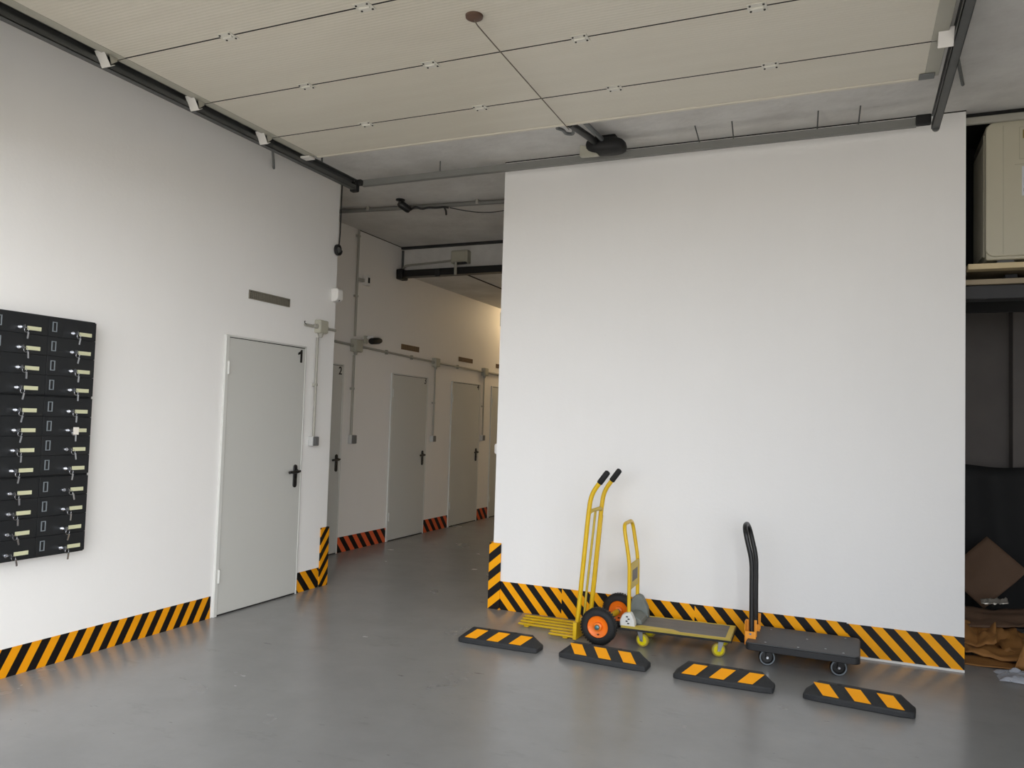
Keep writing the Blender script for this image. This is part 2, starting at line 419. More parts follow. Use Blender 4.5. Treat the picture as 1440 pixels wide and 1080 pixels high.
# ------------------------------------------------------------------ doors
def make_door(n, X, y0, y1, h, label, num_y=None, hy=None):
    d = thing('door_%d' % n, label, 'door', (X, (y0 + y1) / 2, 0), kind='structure')
    fw = 0.034; fr_ = 0.014
    f = MB()
    f.box(X - 0.02, X + 0.018, y0, y0 + fw, 0, h); f.box(X - 0.02, X + 0.015, y1 - fr_, y1, 0, h)
    f.box(X - 0.02, X + 0.018, y0 + fw, y1 - fr_, h - fr_, h)
    f.build('door_frame', 'dframe', d, bevel=0.003)
    MB().box(X - 0.02, X + 0.012, y0 + fw + 0.004, y1 - fr_ - 0.002, 0.012, h - fr_ - 0.006).build('door_leaf', 'door', d, bevel=0.003)
    MB().box(X - 0.01, X + 0.004, y0 + fw, y1 - fr_, 0.0, 0.012).build('threshold_gap', 'slot', d)
    MB().box(X - 0.01, X + 0.006, y0 + fw, y1 - fr_, h - fr_ - 0.007, h - fr_).build('head_gap', 'slot', d)
    for z in (0.25, h - 0.3):
        MB().cyl((X + 0.018, y0 + fw, z), (X + 0.018, y0 + fw, z + 0.10), 0.010).build('hinge', 'dframe', d)
    hy = hy if hy is not None else y1 - 0.105
    hz = 1.05
    p = MB()
    prof = []
    for k in range(9):
        a = PI * k / 8; prof.append((X + 0.012, hy + 0.022 * math.cos(a), hz + 0.035 + 0.022 * math.sin(a)))
    for k in range(9):
        a = PI + PI * k / 8; prof.append((X + 0.012, hy + 0.022 * math.cos(a), hz - 0.115 + 0.022 * math.sin(a)))
    p.prism(prof, (0.012, 0, 0))
    hp = p.build('door_handle', 'black', d, bevel=0.003)
    l = MB(); l.tube(rounded([(X + 0.02, hy, hz), (X + 0.062, hy, hz), (X + 0.066, hy - 0.13, hz - 0.003)], 0.02), 0.0125)
    l.cyl((X + 0.02, hy + 0.0, hz), (X + 0.04, hy, hz), 0.019)
    lv = l.build('lever', 'black', d); lv.parent = hp
    k = MB(); k.lathe([(0.011, 0), (0.011, 0.006), (0.008, 0.008)], (X + 0.024, hy, hz - 0.075), (1, 0, 0), 16)
    kk = k.build('keyhole', 'black', d); kk.parent = hp
    t = MB(); t.cyl((X + 0.02, hy, hz), (X + 0.03, hy + 0.055, hz), 0.009)
    tt = t.build('thumb_latch', 'black', d); tt.parent = hp
    if num_y is not None:
        M = Matrix.Translation((X + 0.0135, num_y, 2.035)) @ M_WALL_X
        if n == 1:
            g = MB(); xa = X + 0.0125
            g.prism([(xa, num_y + a, 2.035 + c) for a, c in ((0.026, -0.055), (0.026, 0.055), (0.006, 0.055), (-0.004, 0.040), (-0.030, 0.028), (-0.030, 0.008), (0.000, 0.018), (0.000, -0.055))], (0.002, 0, 0))
            g.build('door_number', 'black', d)
        else: text_mesh('door_number', str(n), 0.125, 'black', d, M, 0.0015)
    return d

make_door(1, XL, 4.569, 5.526, 2.125, 'grey steel door numbered 1 in the left wall beside the mailboxes', 5.445, 5.436)
make_door(2, XC, 6.40, 7.345, 2.115, 'grey steel door numbered 2 half hidden behind the corner of the left wall', 7.275, 7.26)
make_door(3, XC, 8.352, 9.262, 2.09, 'grey steel door numbered 3 in the corridor, nearest fully visible one', 9.186, 9.165)
make_door(4, XC, 9.958, 10.89, 2.085, 'grey steel door numbered 4 deep in the corridor', 10.81, 10.79)
make_door(5, XC, 11.30, 12.2, 2.085, 'farthest corridor door cut off by the big white wall', 12.1, 12.1)

# ------------------------------------------------------------------ hazard tapes
def tape_mat(name, *a): return stripe_mat(name, *a)
ht = thing('hazard_tape', 'yellow and black hazard tape along the foot of the left wall up to door 1', 'hazard tape', (XL, 3.7, 0))
MB().box(XL, XL + 0.004, 2.25, 4.546, 0.0, 0.162).build('tape_strip', stripe_mat('tape_left', 'hy', -0.556, 3.07, 0.119, ORG, BLK), ht)
ht = tag(MB().box(XL, XL + 0.004, 5.532, 5.835, 0.0, 0.172).build('hazard_tape', stripe_mat('tape_left_short', 'hy', 0.875, 5.72, 0.155, ORG, BLK)),
         'short yellow and black hazard tape at floor level right of door 1', 'hazard tape')
cg = thing('corner_guard', 'narrow striped corner guard on the end of the left wall', 'corner guard', (XL, 5.9, 0))
MB().box(XL + 0.0045, XL + 0.014, 5.835, 5.958, 0.0, 0.525).build('guard_plate', stripe_mat('guard_left', 'vy', -1.2, 0.307 - 1.2 * 5.84, 0.14, ORG, BLK), cg, bevel=0.002)
MB().box(XL - 0.12, XL + 0.0045, 5.948, 5.958, 0.0, 0.525).build('guard_return', 'black', cg)

for (y0, y1, lab) in ((7.35, 8.345, 'red and black hazard tape in the corridor left of the nearer fully visible door'),
                      (9.267, 9.953, 'red and black hazard tape between the two fully visible corridor doors'),
                      (10.895, 11.295, 'shortest red and black hazard tape, deepest in the corridor')):
    tag(MB().box(XC, XC + 0.004, y0, y1, 0.0, 0.172).build('hazard_tape', stripe_mat('tape_corridor', 'hy', 0.87, 7.62, 0.168, RED, BLK)), lab, 'hazard tape', 'corridor hazard tapes')

ht = thing('hazard_tape', 'long yellow and black hazard tape along the foot of the big white wall', 'hazard tape', (-1.0, YR, 0))
segs = [(-2.619, -2.085, 0.877, -2.264, 0.137), (-2.085, -1.05, 0.877, -1.105, 0.1415), (-1.05, -0.022, 0.877, -0.789, 0.139), (-0.022, XR1, 0.95, 0.34, 0.1395)]
for i, (x0, x1, k, st, pt) in enumerate(segs):
    z0 = 0.0 if i < 3 else 0.014
    MB().box(x0, x1, YR - 0.004, YR - 0.0004, z0, 0.228 if i < 3 else 0.222).build('tape_strip', stripe_mat('tape_center', 'hx', k, st, pt, YEL, BLK), ht)
cg = thing('corner_guard', 'yellow and black striped corner guard on the left edge of the big white wall', 'corner guard', (-2.67, YR, 0))
MB().box(-2.722, -2.617, YR - 0.014, YR - 0.004, 0.0, 0.535).build('guard_plate', stripe_mat('guard_right', 'vx', -0.85, 0.294 + 0.85 * 2.720, 0.147, YEL, BLK), cg, bevel=0.002)
MB().box(-2.722, XR0 - 0.001, YR - 0.004, YR + 0.12, 0.0, 0.535).build('guard_return', stripe_mat('guard_right_side', 'vy', -0.85, 0.294, 0.147, YEL, BLK), cg)

# ------------------------------------------------------------------ mailbox banks and keys
CX = XL + 0.09    # front face of the banks
bank_z = [0.665, 1.1305, 1.596]
bank_names = ['lowest', 'middle', 'topmost']
rows_world = []
def make_bank(z0, which):
    H = 0.4652
    r = thing('mailbox_bank', 'black bank of mailboxes on the left wall, %s of the stack of three' % which, 'mailbox bank', (XL, 3.09, z0), group='mailbox banks on the left wall')
    MB().box(XL, CX - 0.012, 2.755, 3.398, z0, z0 + H).build('body', 'cab', r, bevel=0.003)
    p = 0.113
    for ri in range(4):
        zt = z0 + H - 0.007 - ri * p
        for ci, y0 in enumerate((2.759, 3.085)):
            y1 = y0 + (0.323, 0.310)[ci]
            d = MB().box(CX - 0.012, CX, y0, y1, zt - p + 0.002, zt).build('mailbox_door', 'cab', r, bevel=0.0008)
            zz = zt - 0.0785
            q = MB().box(CX, CX + 0.004, y0 + 0.197, y0 + 0.279, zz - 0.011, zz + 0.011).build('name_plate', 'plate', r); q.parent = d
            f = MB()
            ya, yb, za, zb, w = y0 + 0.022, y0 + 0.050, zt - 0.0825, zt - 0.0245, 0.0045
            f.box(CX, CX + 0.004, ya, ya + w, za, zb); f.box(CX, CX + 0.004, yb - w, yb, za, zb)
            f.box(CX, CX + 0.004, ya + w, yb - w, za, za + w); f.box(CX, CX + 0.004, ya + w, yb - w, zb - w, zb)
            q = f.build('label_window', 'label_rim', r); q.parent = d
            ly = y0 + 0.148
            l = MB(); l.lathe([(0.0125, 0), (0.0125, 0.008), (0.010, 0.012), (0.004, 0.0125)], (CX, ly, zz), (1, 0, 0), 16)
            q = l.build('cam_lock', 'chrome', r); q.parent = d
            rows_world.append((ly, zz, which, ri, ci))
    return r
for z, n in zip(bank_z, bank_names): make_bank(z, n)

ROWN = ['top', 'second', 'third', 'bottom']
kx = CX + 0.012
def key_parts():
    e = thing('key', '', 'key', (0, 0, 0), group='keys left in the mailbox locks')
    k = MB()
    k.box(0.0, 0.022, -0.0015, 0.0015, -0.004, 0.004)
    k.prism([(0.022, -0.0015, -0.012), (0.036, -0.0015, -0.012), (0.040, -0.0015, -0.006), (0.040, -0.0015, 0.006), (0.036, -0.0015, 0.012), (0.022, -0.0015, 0.012)], (0, 0.003, 0))
    k.build('key_blade', 'chrome', e, local=True)
    t = MB(); t.tube([(0.036, 0.012 * (1 - math.cos(2 * PI * i / 12)) , -0.016 + 0.014 * math.sin(2 * PI * i / 12)) for i in range(12)], 0.0012, 6, closed=True)
    t.build('key_ring', 'chrome', e, local=True)
    s = MB(); s.obox((0.036, 0.024, -0.045), (0.0015, 0.005, 0.019)); s.build('spare_key', 'chrome', e, local=True)
    return e
proto = key_parts()
first = True
for (ly, zz, which, ri, ci) in sorted(rows_world, key=lambda t: (-t[1], t[0])):
    if first: e = proto; first = False
    else:
        e = proto.copy(); COL.objects.link(e)
        for ch in list(proto.children):
            cc = ch.copy(); COL.objects.link(cc); cc.parent = e
    e.location = (kx, ly + 0.002, zz)
    a = random.uniform(-0.25, 0.25); e.rotation_euler = (a, 0, 0)
    e['label'] = 'steel key in the %s %s lock of the %s mailbox bank' % (ROWN[ri], 'left' if ci == 0 else 'right', which)
    e['group'] = 'keys left in the mailbox locks'; e['category'] = 'key'
    if which == 'middle' and ri == 1 and ci == 1:
        e['label'] = 'key with a white paper tag in a right lock of the middle mailbox bank'
        MB().obox((0.045, 0.018, -0.002), (0.002, 0.017, 0.022)).build('paper_tag', 'wplate', e, local=True)
        e.rotation_euler = (0, 0, 0)

# ------------------------------------------------------------------ fittings on the left wall
def vent(y0, y1, z0, z1, X, mat, label, nx, nz):
    v = thing('wall_vent', label, 'vent', (X, (y0 + y1) / 2, z0), group=None)
    MB().box(X, X + 0.003, y0, y1, z0, z1).build('backing', 'slot', v)
    f = MB(); w = 0.008
    f.box(X, X + 0.010, y0, y0 + w, z0, z1); f.box(X, X + 0.010, y1 - w, y1, z0, z1)
    f.box(X, X + 0.010, y0 + w, y1 - w, z0, z0 + w); f.box(X, X + 0.010, y0 + w, y1 - w, z1 - w, z1)
    f.build('frame', mat, v)
    g = MB()
    for i in range(1, nx):
        y = y0 + w + (y1 - y0 - 2 * w) * i / nx; g.box(X + 0.002, X + 0.008, y - 0.0035, y + 0.0035, z0 + w, z1 - w)
    for i in range(1, nz):
        z = z0 + w + (z1 - z0 - 2 * w) * i / nz; g.box(X + 0.002, X + 0.007, y0 + w, y1 - w, z - 0.003, z + 0.003)
    g.build('grille', mat, v)
    return v
vent(4.80, 5.285, 2.435, 2.505, XL, 'grille', 'grey-brown wall vent grille above door 1', 22, 4)
vent(8.56, 9.0, 2.405, 2.475, XC, 'terracotta', 'brown wall vent grille above the nearer fully visible corridor door', 16, 3)
vent(10.15, 10.6, 2.385, 2.45, XC, 'terracotta', 'brown wall vent grille above the second fully visible corridor door', 16, 3)
vent(11.46, 11.9, 2.385, 2.45, XC, 'terracotta', 'brown wall vent grille above the farthest corridor door', 16, 3)

def jbox(X, y, z, s, d, label):
    j = thing('junction_box', label, 'junction box', (X, y, z))
    MB().box(X, X + d, y - s, y + s, z - s, z + s).build('box_body', 'pvc_box', j, bevel=0.008)
    MB().box(X + d, X + d + 0.008, y - s * .92, y + s * .92, z - s * .92, z + s * .92).build('lid', 'pvc_box', j, bevel=0.004)
    for (dy, dz) in ((-1, 0), (1, 0), (0, -1)):
        a = Vector((X + 0.03, y + dy * s, z + dz * s)); bb = a + Vector((0, dy * 0.035, dz * 0.035))
        MB().tube([a, a + (bb - a) * .5, bb], [0.024, 0.021, 0.015], 12).build('cable_entry', 'pvc', j)
    return j
def conduit(pts, label, r=0.011, mat='pvc', clips=()):
    e = thing('conduit', label, 'conduit', pts[0])
    MB().tube(pts, r).build('pipe', mat, e)
    for (c, ax) in clips:
        q = MB()
        if ax == 'z': q.box(c[0] - 0.028, c[0] + r * .6, c[1] - r * 1.9, c[1] + r * 1.9, c[2] - 0.012, c[2] + 0.012)
        else: q.box(c[0] - 0.028, c[0] + r * .6, c[1] - 0.012, c[1] + 0.012, c[2] - r * 1.9, c[2] + r * 1.9)
        q.build('clip', 'pvc', e, bevel=0.003)
    return e
def wswitch(X, y, z, label, s=0.042):
    w = thing('light_switch', label, 'light switch', (X, y, z))
    MB().box(X, X + 0.05, y - s, y + s, z - s, z + s).build('switch_body', 'sidelight', w, bevel=0.006)
    MB().box(X + 0.05, X + 0.057, y - s * .93, y + s * .93, z - s * .93, z + s * .93).build('face_plate', 'switch', w, bevel=0.003)
    MB().box(X + 0.057, X + 0.062, y - s * .5, y + s * .5, z - s * .6, z + s * .6).build('rocker', 'switch', w, bevel=0.002)
    return w

jbox(XL, 5.69, 2.318, 0.058, 0.062, 'grey junction box above and right of door 1')
conduit([(XL + 0.025, 5.655, 2.22), (XL + 0.025, 5.655, 1.347)], 'grey upright conduit from the junction box down to the switch beside door 1', 0.011, 'pvc', [((XL + 0.025, 5.655, 1.80), 'z')])
wswitch(XL, 5.655, 1.304, 'grey light switch on the left wall beside door 1')
conduit([(XL + 0.013, 5.598, 2.315), (XL + 0.013, 5.49, 2.315)], 'short conduit stub left of the junction box by door 1', 0.013)
conduit([(XL + 0.012, 5.785, 2.315), (XL + 0.012, 5.925, 2.315)], 'short conduit stub from the junction box to the end of the left wall', 0.012)
# little open hook on the stub end
tag(MB().tube(rounded([(XL + 0.03, 5.488, 2.318), (XL + 0.04, 5.455, 2.318), (XL + 0.04, 5.445, 2.338), (XL + 0.03, 5.47, 2.342)], 0.01), 0.004, 8).build('wire_end', 'cable'),
    'bare bent cable end sticking out of the conduit stub near door 1', 'cable')

pr = thing('motion_sensor', 'white motion sensor on the end of the left wall', 'motion sensor', (XL, 5.90, 2.63))
prof = [(0, 0), (0.055, 0.01), (0.075, 0.03), (0.075, 0.10), (0.06, 0.125), (0, 0.125)]
MB().prism([(XL + a, 5.855, 2.57 + b_) for a, b_ in prof], (0, 0.085, 0)).build('sensor_body', 'white', pr, bevel=0.010, segs=3)
MB().lathe([(0.009, 0), (0.008, 0.004)], (XL + 0.058, 5.9, 2.588), (1, 0, -0.9), 12).build('lens', 'slot', pr)

# dark coiled cable reel near the top end of the left wall
rl = thing('cable_coil', 'black coiled cable hanging on the top end of the left wall', 'cable', (XL, 5.905, 3.05))
t = MB()
pts = []
for i in range(49):
    a = 2 * PI * i / 16
    pts.append((XL + 0.008 + 0.010 * (i / 16), 5.902 + 0.036 * math.cos(a), 3.055 + 0.045 * math.sin(a)))
t.tube(pts, 0.008, 8); t.build('coil', 'cable', rl)
MB().lathe([(0.026, 0), (0.026, 0.03), (0.012, 0.036)], (XL + 0.004, 5.902, 3.055), (1, 0, 0), 20).build('core', 'galv', rl)
MB().tube(rounded([(XL + 0.012, 5.925, 3.08), (XL + 0.014, 5.935, 3.2), (XL + 0.012, 5.937, 3.69)], 0.05), 0.006, 8).build('lead', 'cable', rl)

# ------------------------------------------------------------------ corridor wall fittings
cx = XC + 0.025
jbox(XC, 7.53, 2.345, 0.072, 0.075, 'grey corridor junction box carrying the small security camera')
jbox(XC, 9.42, 2.305, 0.06, 0.065, 'grey corridor junction box between the two fully visible doors')
jbox(XC, 10.985, 2.285, 0.06, 0.065, 'farthest grey corridor junction box, near the big white wall')
conduit([(cx, 7.51, 2.235), (cx, 7.51, 1.315)], 'upright conduit below the junction box with the security camera', 0.014, 'pvc', [((cx, 7.51, 1.85), 'z')])
conduit([(cx, 9.42, 2.21), (cx, 9.42, 1.305)], 'upright conduit between the two fully visible corridor doors', 0.012, 'pvc', [((cx, 9.42, 1.75), 'z')])
conduit([(cx, 10.985, 2.19), (cx, 10.985, 1.305)], 'farthest upright conduit in the corridor, near the big white wall', 0.012, 'pvc', [((cx, 10.985, 1.75), 'z')])
conduit([(cx, 7.51, 3.69), (cx, 7.51, 2.455)], 'tall upright conduit from the ceiling to the first corridor junction box', 0.014, 'pvc', [((cx, 7.51, 3.62), 'z'), ((cx, 7.51, 2.92), 'z')])
conduit([(cx, 6.0, 2.38), (cx, 7.42, 2.35)], 'level conduit in the corridor above the half hidden door', 0.014, 'pvc', [((cx, 6.9, 2.361), 'y')])
conduit([(cx, 7.64, 2.345), (cx, 9.32, 2.31)], 'level conduit above the nearer fully visible corridor door', 0.014, 'pvc', [((cx, 8.2, 2.333), 'y'), ((cx, 8.8, 2.32), 'y')])
conduit([(cx, 9.52, 2.305), (cx, 10.885, 2.287)], 'level conduit above the second fully visible corridor door', 0.014, 'pvc', [((cx, 10.1, 2.297), 'y')])
conduit([(cx, 11.085, 2.285), (cx, 12.6, 2.27)], 'level conduit above the farthest corridor door', 0.016, 'pvc', [((cx, 11.8, 2.278), 'y')])
wswitch(XC, 7.535, 1.27, 'grey light switch on the corridor wall beside the half hidden door', 0.05)
wswitch(XC, 9.42, 1.262, 'grey light switch between the two fully visible corridor doors')
wswitch(XC, 10.985, 1.262, 'farthest grey light switch in the corridor, near the big white wall')

sn = thing('wall_sensor', 'white sensor box high on the corridor wall beside the tall conduit', 'sensor', (XC, 7.68, 3.12))
MB().box(XC, XC + 0.055, 7.655, 7.745, 3.07, 3.195).build('sensor_body', 'white', sn, bevel=0.008)
MB().box(XC + 0.055, XC + 0.06, 7.685, 7.72, 3.10, 3.165).build('face', 'slot', sn, bevel=0.004)
MB().box(XC, XC + 0.03, 7.545, 7.655, 3.105, 3.14).build('side_bracket', 'pvc', sn, bevel=0.004)

bc = thing('security_camera', 'small black and white security camera on the first corridor junction box', 'security camera', (XC + 0.05, 7.70, 2.40))
MB().tube([(XC + 0.05, 7.62, 2.44), (XC + 0.12, 7.68, 2.455), (XC + 0.14, 7.71, 2.455)], 0.014).build('camera_arm', 'white', bc)
MB().tube([(XC + 0.14, 7.66, 2.41), (XC + 0.14, 7.68, 2.413), (XC + 0.14, 7.82, 2.43), (XC + 0.14, 7.87, 2.437)], [0.03, 0.038, 0.038, 0.026], 16).build('camera_body', 'black', bc)
MB().obox((XC + 0.14, 7.77, 2.475), (0.04, 0.11, 0.004), Matrix.Rotation(0.08, 3, 'X')).build('sun_hood', 'white', bc, bevel=0.002)
MB().box(XC + 0.083, XC + 0.10, 7.60, 7.66, 2.38, 2.47).build('mount_plate', 'pvc_box', bc, bevel=0.003)

# small fittings on the corridor side of the big white wall
e = thing('light_switch', 'white switch on the corridor side edge of the big white wall', 'light switch', (XR0, 6.02, 1.3))
MB().box(XR0 - 0.045, XR0, 5.97, 6.05, 1.255, 1.34).build('switch_body', 'white', e, bevel=0.006)
MB().box(XR0 - 0.052, XR0 - 0.045, 5.98, 6.04, 1.265, 1.33).build('face_plate', 'white', e, bevel=0.002)
e = thing('wall_sensor', 'slim beige sensor on the corridor side edge of the big white wall', 'sensor', (XR0, 6.02, 2.38))
MB().box(XR0 - 0.035, XR0, 5.97, 6.05, 2.325, 2.445).build('sensor_body', 'pvc_box', e, bevel=0.006)
MB().box(XR0 - 0.040, XR0 - 0.035, 5.985, 6.035, 2.36, 2.41).build('lens', 'grille', e, bevel=0.002)

# ------------------------------------------------------------------ overhead sectional door
ZP = 3.56
od = thing('overhead_door', 'cream sectional garage door parked open under the ceiling', 'garage door', (-1.8, 3.7, ZP))
seams = [2.10, 3.165, 3.83, 4.485, 4.93]
PX0, PX1 = -3.945, 0.43
for a, bb in zip(seams[:-1], seams[1:]):
    p = MB().box(PX0 + 0.07, PX1 - 0.07, a + 0.004, bb - 0.004, ZP, ZP + 0.04).build('door_panel', 'panel', od, bevel=0.003)
    for (x0, x1) in ((PX0, PX0 + 0.072), (PX1 - 0.072, PX1)):
        q = MB().box(x0, x1, a + 0.004, bb - 0.004, ZP - 0.002, ZP + 0.042).build('end_stile', 'stile', od, bevel=0.002); q.parent = p
for a in seams[1:-1]:
    MB().box(PX0, PX1, a - 0.0042, a + 0.0042, ZP - 0.0005, ZP + 0.03).build('panel_joint', 'slot', od)
MB().box(PX0 + 0.07, PX1 - 0.07, 4.93, 4.958, ZP - 0.006, ZP + 0.045).build('bottom_seal', 'panel', od, bevel=0.006)
hinge_x = [-3.11, -2.235, -1.335, -0.438]
for y in seams[1:-1]:
    for x in hinge_x:
        h = MB().box(x - 0.045, x + 0.045, y - 0.038, y + 0.038, ZP - 0.004, ZP)
        h.cyl((x - 0.03, y, ZP - 0.006), (x + 0.03, y, ZP - 0.006), 0.007, 10)
        o = h.build('hinge', 'bracket', od)
        bo = MB()
        for dx in (-0.032, 0.032):
            for dy in (-0.026, 0.026): bo.cyl((x + dx, y + dy, ZP - 0.008), (x + dx, y + dy, ZP - 0.003), 0.0055, 8)
        q = bo.build('bolt_heads', 'bolt', od); q.parent = o
def roller(x, y, side):
    r = MB()
    # white cover plate hanging slantwise under the panel edge
    V = Vector((0, 0.055, -0.080)); nv = Vector((0, -0.080, -0.055)).normalized() * 0.004
    A = Vector((x - 0.036, y, ZP + 0.012)); B = Vector((x + 0.036, y, ZP + 0.012))
    r.prism([A, B, B + V, A + V], -nv)
    r.prism([A + V, B + V, B + V + Vector((0, 0.03, 0.02)), A + V + Vector((0, 0.03, 0.02))], (0, 0, 0.005))
    o = r.build('roller_bracket', 'white', od, bevel=0.004)
    xx = x + side * 0.030
    q = MB(); q.prism([(xx, y + 0.045, ZP), (xx, y + 0.062, ZP - 0.050), (xx, y + 0.10, ZP - 0.02), (xx, y + 0.10, ZP)], (side * 0.004, 0, 0))
    k = q.build('bracket_cheek', 'stile', od); k.parent = o
    q = MB(); q.cyl((x - side * 0.01, y + 0.07, ZP - 0.012), (x - side * 0.085, y + 0.07, ZP - 0.012), 0.006, 10)
    q.lathe([(0.021, 0), (0.023, 0.004), (0.023, 0.016), (0.021, 0.02)], (x - side * 0.062, y + 0.07, ZP - 0.012), (-side, 0, 0), 16)
    k = q.build('roller', 'black', od); k.parent = o
for y in seams[1:-1]:
    roller(-3.955, y - 0.115, 1)
    roller(0.418, y - 0.115, -1)
q = MB().box(-3.985, -3.90, 4.87, 4.945, ZP - 0.02, ZP - 0.004); q.build('bottom_bracket', 'white', od, bevel=0.003)
q = MB().box(0.33, 0.41, 4.87, 4.945, ZP - 0.010, ZP - 0.002); q.build('bottom_bracket', 'galv', od, bevel=0.003)
MB().lathe([(0.045, 0), (0.043, 0.012), (0.03, 0.02), (0.008, 0.022)], (-1.76, 3.431, ZP), (0, 0, -1), 24).build('pull_knob', 'knob', od)

cord = MB()
pts = rounded([(-1.76, 3.434, ZP - 0.02), (-1.757, 3.46, ZP - 0.035), (-1.762, 3.70, ZP - 0.036), (-1.78, 4.40, ZP - 0.03), (-1.80, 4.985, ZP - 0.018)], 0.2)
cord.tube(pts, 0.0032, 8)
tag(cord.build('pull_cord', 'cord'), 'thin grey cord strung under the open garage door from the brown knob to its edge', 'cord')

# tracks
def track(name, X, side, label):
    t = thing(name, label, 'door track', (X, 4.0, 3.51))
    m = MB()
    y0, y1 = 2.0, 5.66
    m.box(X, X + side * 0.003, y0, y1, 3.510, 3.60) if side > 0 else m.box(X + side * 0.003, X, y0, y1, 3.510, 3.60)
    for z in (3.510, 3.596):
        xa, xb = sorted((X, X + side * 0.048)); m.box(xa, xb, y0, y1, z, z + 0.004)
    xa, xb = sorted((X + side * 0.044, X + side * 0.048)); m.box(xa, xb, y0, y1, 3.510, 3.546)
    m.build('track_rail', 'galv_dark', t)
    return t
tl = track('door_track', -4.036, 1, 'dark steel roller track of the garage door above the left wall')
MB().obox((-4.02, 5.655, 3.54), (0.035, 0.028, 0.045)).build('end_stop', 'rubber', tl, bevel=0.012)
MB().obox((-3.985, 5.668, 3.578), (0.035, 0.024, 0.026)).build('end_clamp', 'rubber', tl, bevel=0.012)
MB().tube([(-4.043, 4.62, 3.53), (-4.37, 5.02, 3.545)], 0.010, 8).build('wall_brace', 'galv', tl)
MB().cyl((-4.03, 3.5, 3.6), (-4.03, 3.5, 3.70), 0.008).build('hanger_rod', 'galv', tl)
MB().cyl((-4.03, 5.2, 3.6), (-4.03, 5.2, 3.70), 0.008).build('hanger_rod', 'galv', tl)
tr = track('door_track', 0.502, -1, 'dark steel roller track of the garage door at the upper right')
MB().obox((0.41, 5.672, 3.58), (0.045, 0.024, 0.033)).build('end_clamp', 'rubber', tr, bevel=0.008)
MB().cyl((0.482, 5.66, 3.518), (0.482, 5.68, 3.518), 0.022, 16).build('end_stop', 'galv_dark', tr)
MB().tube([(0.506, 4.77, 3.59), (0.609, 5.449, 3.695)], 0.010, 8).build('ceiling_brace', 'galv', tr)
MB().cyl((0.498, 3.5, 3.6), (0.498, 3.5, 3.70), 0.008).build('hanger_rod', 'galv', tr)

cb = thing('crossbar', 'grey steel crossbar joining the ends of the two garage door tracks', 'crossbar', (-1.8, 5.7, 3.55))
m = MB(); m.box(-3.955, 0.37, 5.680, 5.684, 3.553, 3.604); m.box(-3.97, 0.37, 5.684, 5.725, 3.600, 3.604); m.box(-3.97, 0.37, 5.684, 5.725, 3.553, 3.557)
m.build('bar', 'crossbar', cb)
for (x, a) in ((-1.04, 0.02), (-0.80, 0.0), (-0.24, -0.01), (0.02, -0.012)):
    MB().cyl((x, 5.70, 3.602), (x - a, 5.60, 3.70), 0.0045, 8).build('hanger_rod', 'galv_dark', cb)
MB().cyl((-3.2, 5.705, 3.602), (-3.2, 5.705, 3.70), 0.005, 8).build('hanger_rod', 'galv_dark', cb)
# black latch housing hanging at the crossbar
mh = thing('latch_housing', 'black latch housing between the crossbar and the edge of the open garage door', 'door latch', (-1.75, 5.55, 3.58))
m = MB()
n1, n2 = 20, 10
vs = []; fs = []
for i in range(n2 + 1):
    ph = -PI / 2 + PI * i / n2
    for k in range(n1):
        th = 2 * PI * k / n1
        cx_, cy_, cz_ = math.cos(ph) * math.cos(th), math.cos(ph) * math.sin(th), math.sin(ph)
        f = lambda v, p: math.copysign(abs(v) ** p, v)
        vs.append((-1.715 + 0.155 * f(cx_, 0.7), 5.585 + 0.085 * f(cy_, 0.7), 3.618 + 0.062 * f(cz_, 0.7) + 0.015 * cx_ * -1))
for i in range(n2):
    for k in range(n1):
        l = (k + 1) % n1; fs.append((i * n1 + k, i * n1 + l, (i + 1) * n1 + l, (i + 1) * n1 + k))
m.add(vs, fs, True); m.build('housing', 'soot', mh)
MB().box(-1.80, -1.64, 5.56, 5.64, 3.665, ZC).build('mount_block', 'soot', mh, bevel=0.01)
MB().prism([(-1.915, 5.553, 3.552), (-1.765, 5.553, 3.548), (-1.835, 5.553, 3.625), (-1.915, 5.553, 3.640)], (0, 0.05, 0)).build('cover_plate', 'pvc_box', mh, bevel=0.006)
MB().tube(rounded([(-1.78, 5.52, 3.635), (-1.775, 5.36, 3.615), (-1.80, 5.10, 3.60), (-1.80, 5.0, 3.585)], 0.05), [0.026] * 16, 10).build('latch_arm', 'black', mh)
MB().tube(rounded([(-1.90, 5.02, 3.575), (-1.885, 5.10, 3.59), (-1.90, 5.20, 3.60), (-1.86, 5.24, 3.605), (-1.80, 5.09, 3.60), (-1.80, 5.0, 3.58)], 0.03), 0.012, 10).build('hook', 'galv', mh)
MB().tube(rounded([(-1.70, 5.03, 3.595), (-1.715, 5.25, 3.62), (-1.725, 5.5, 3.645)], 0.05), 0.017, 10).build('strap', 'galv', mh)

# second pipe and flood-light camera on the ceiling further back
pp = thing('ceiling_pipe', 'grey pipe under the ceiling over the corridor entrance', 'pipe', (-4, 6.75, 3.66))
MB().tube([(XC + 0.01, 6.66, 3.668), (-4.0, 6.80, 3.668), (XR0 - 0.01, 6.90, 3.668)], 0.022, 12).build('pipe_run', 'pipe_grey', pp)
for x, y in ((-4.6, 6.735), (-3.4, 6.845)):
    MB().box(x - 0.015, x + 0.015, y - 0.032, y + 0.032, 3.655, 3.70).build('clip', 'pvc', pp, bevel=0.004)
fc = thing('security_camera', 'black bullet security camera hanging from the ceiling over the corridor entrance', 'security camera', (-4.1, 6.58, 3.7))
MB().lathe([(0.045, 0), (0.045, 0.012), (0.02, 0.02)], (-4.14, 6.60, 3.70), (0, 0, -1), 20).build('mount_base', 'black', fc)
MB().tube([(-4.14, 6.60, 3.69), (-4.12, 6.57, 3.655), (-4.09, 6.56, 3.635)], 0.012, 10).build('mount_arm', 'black', fc)
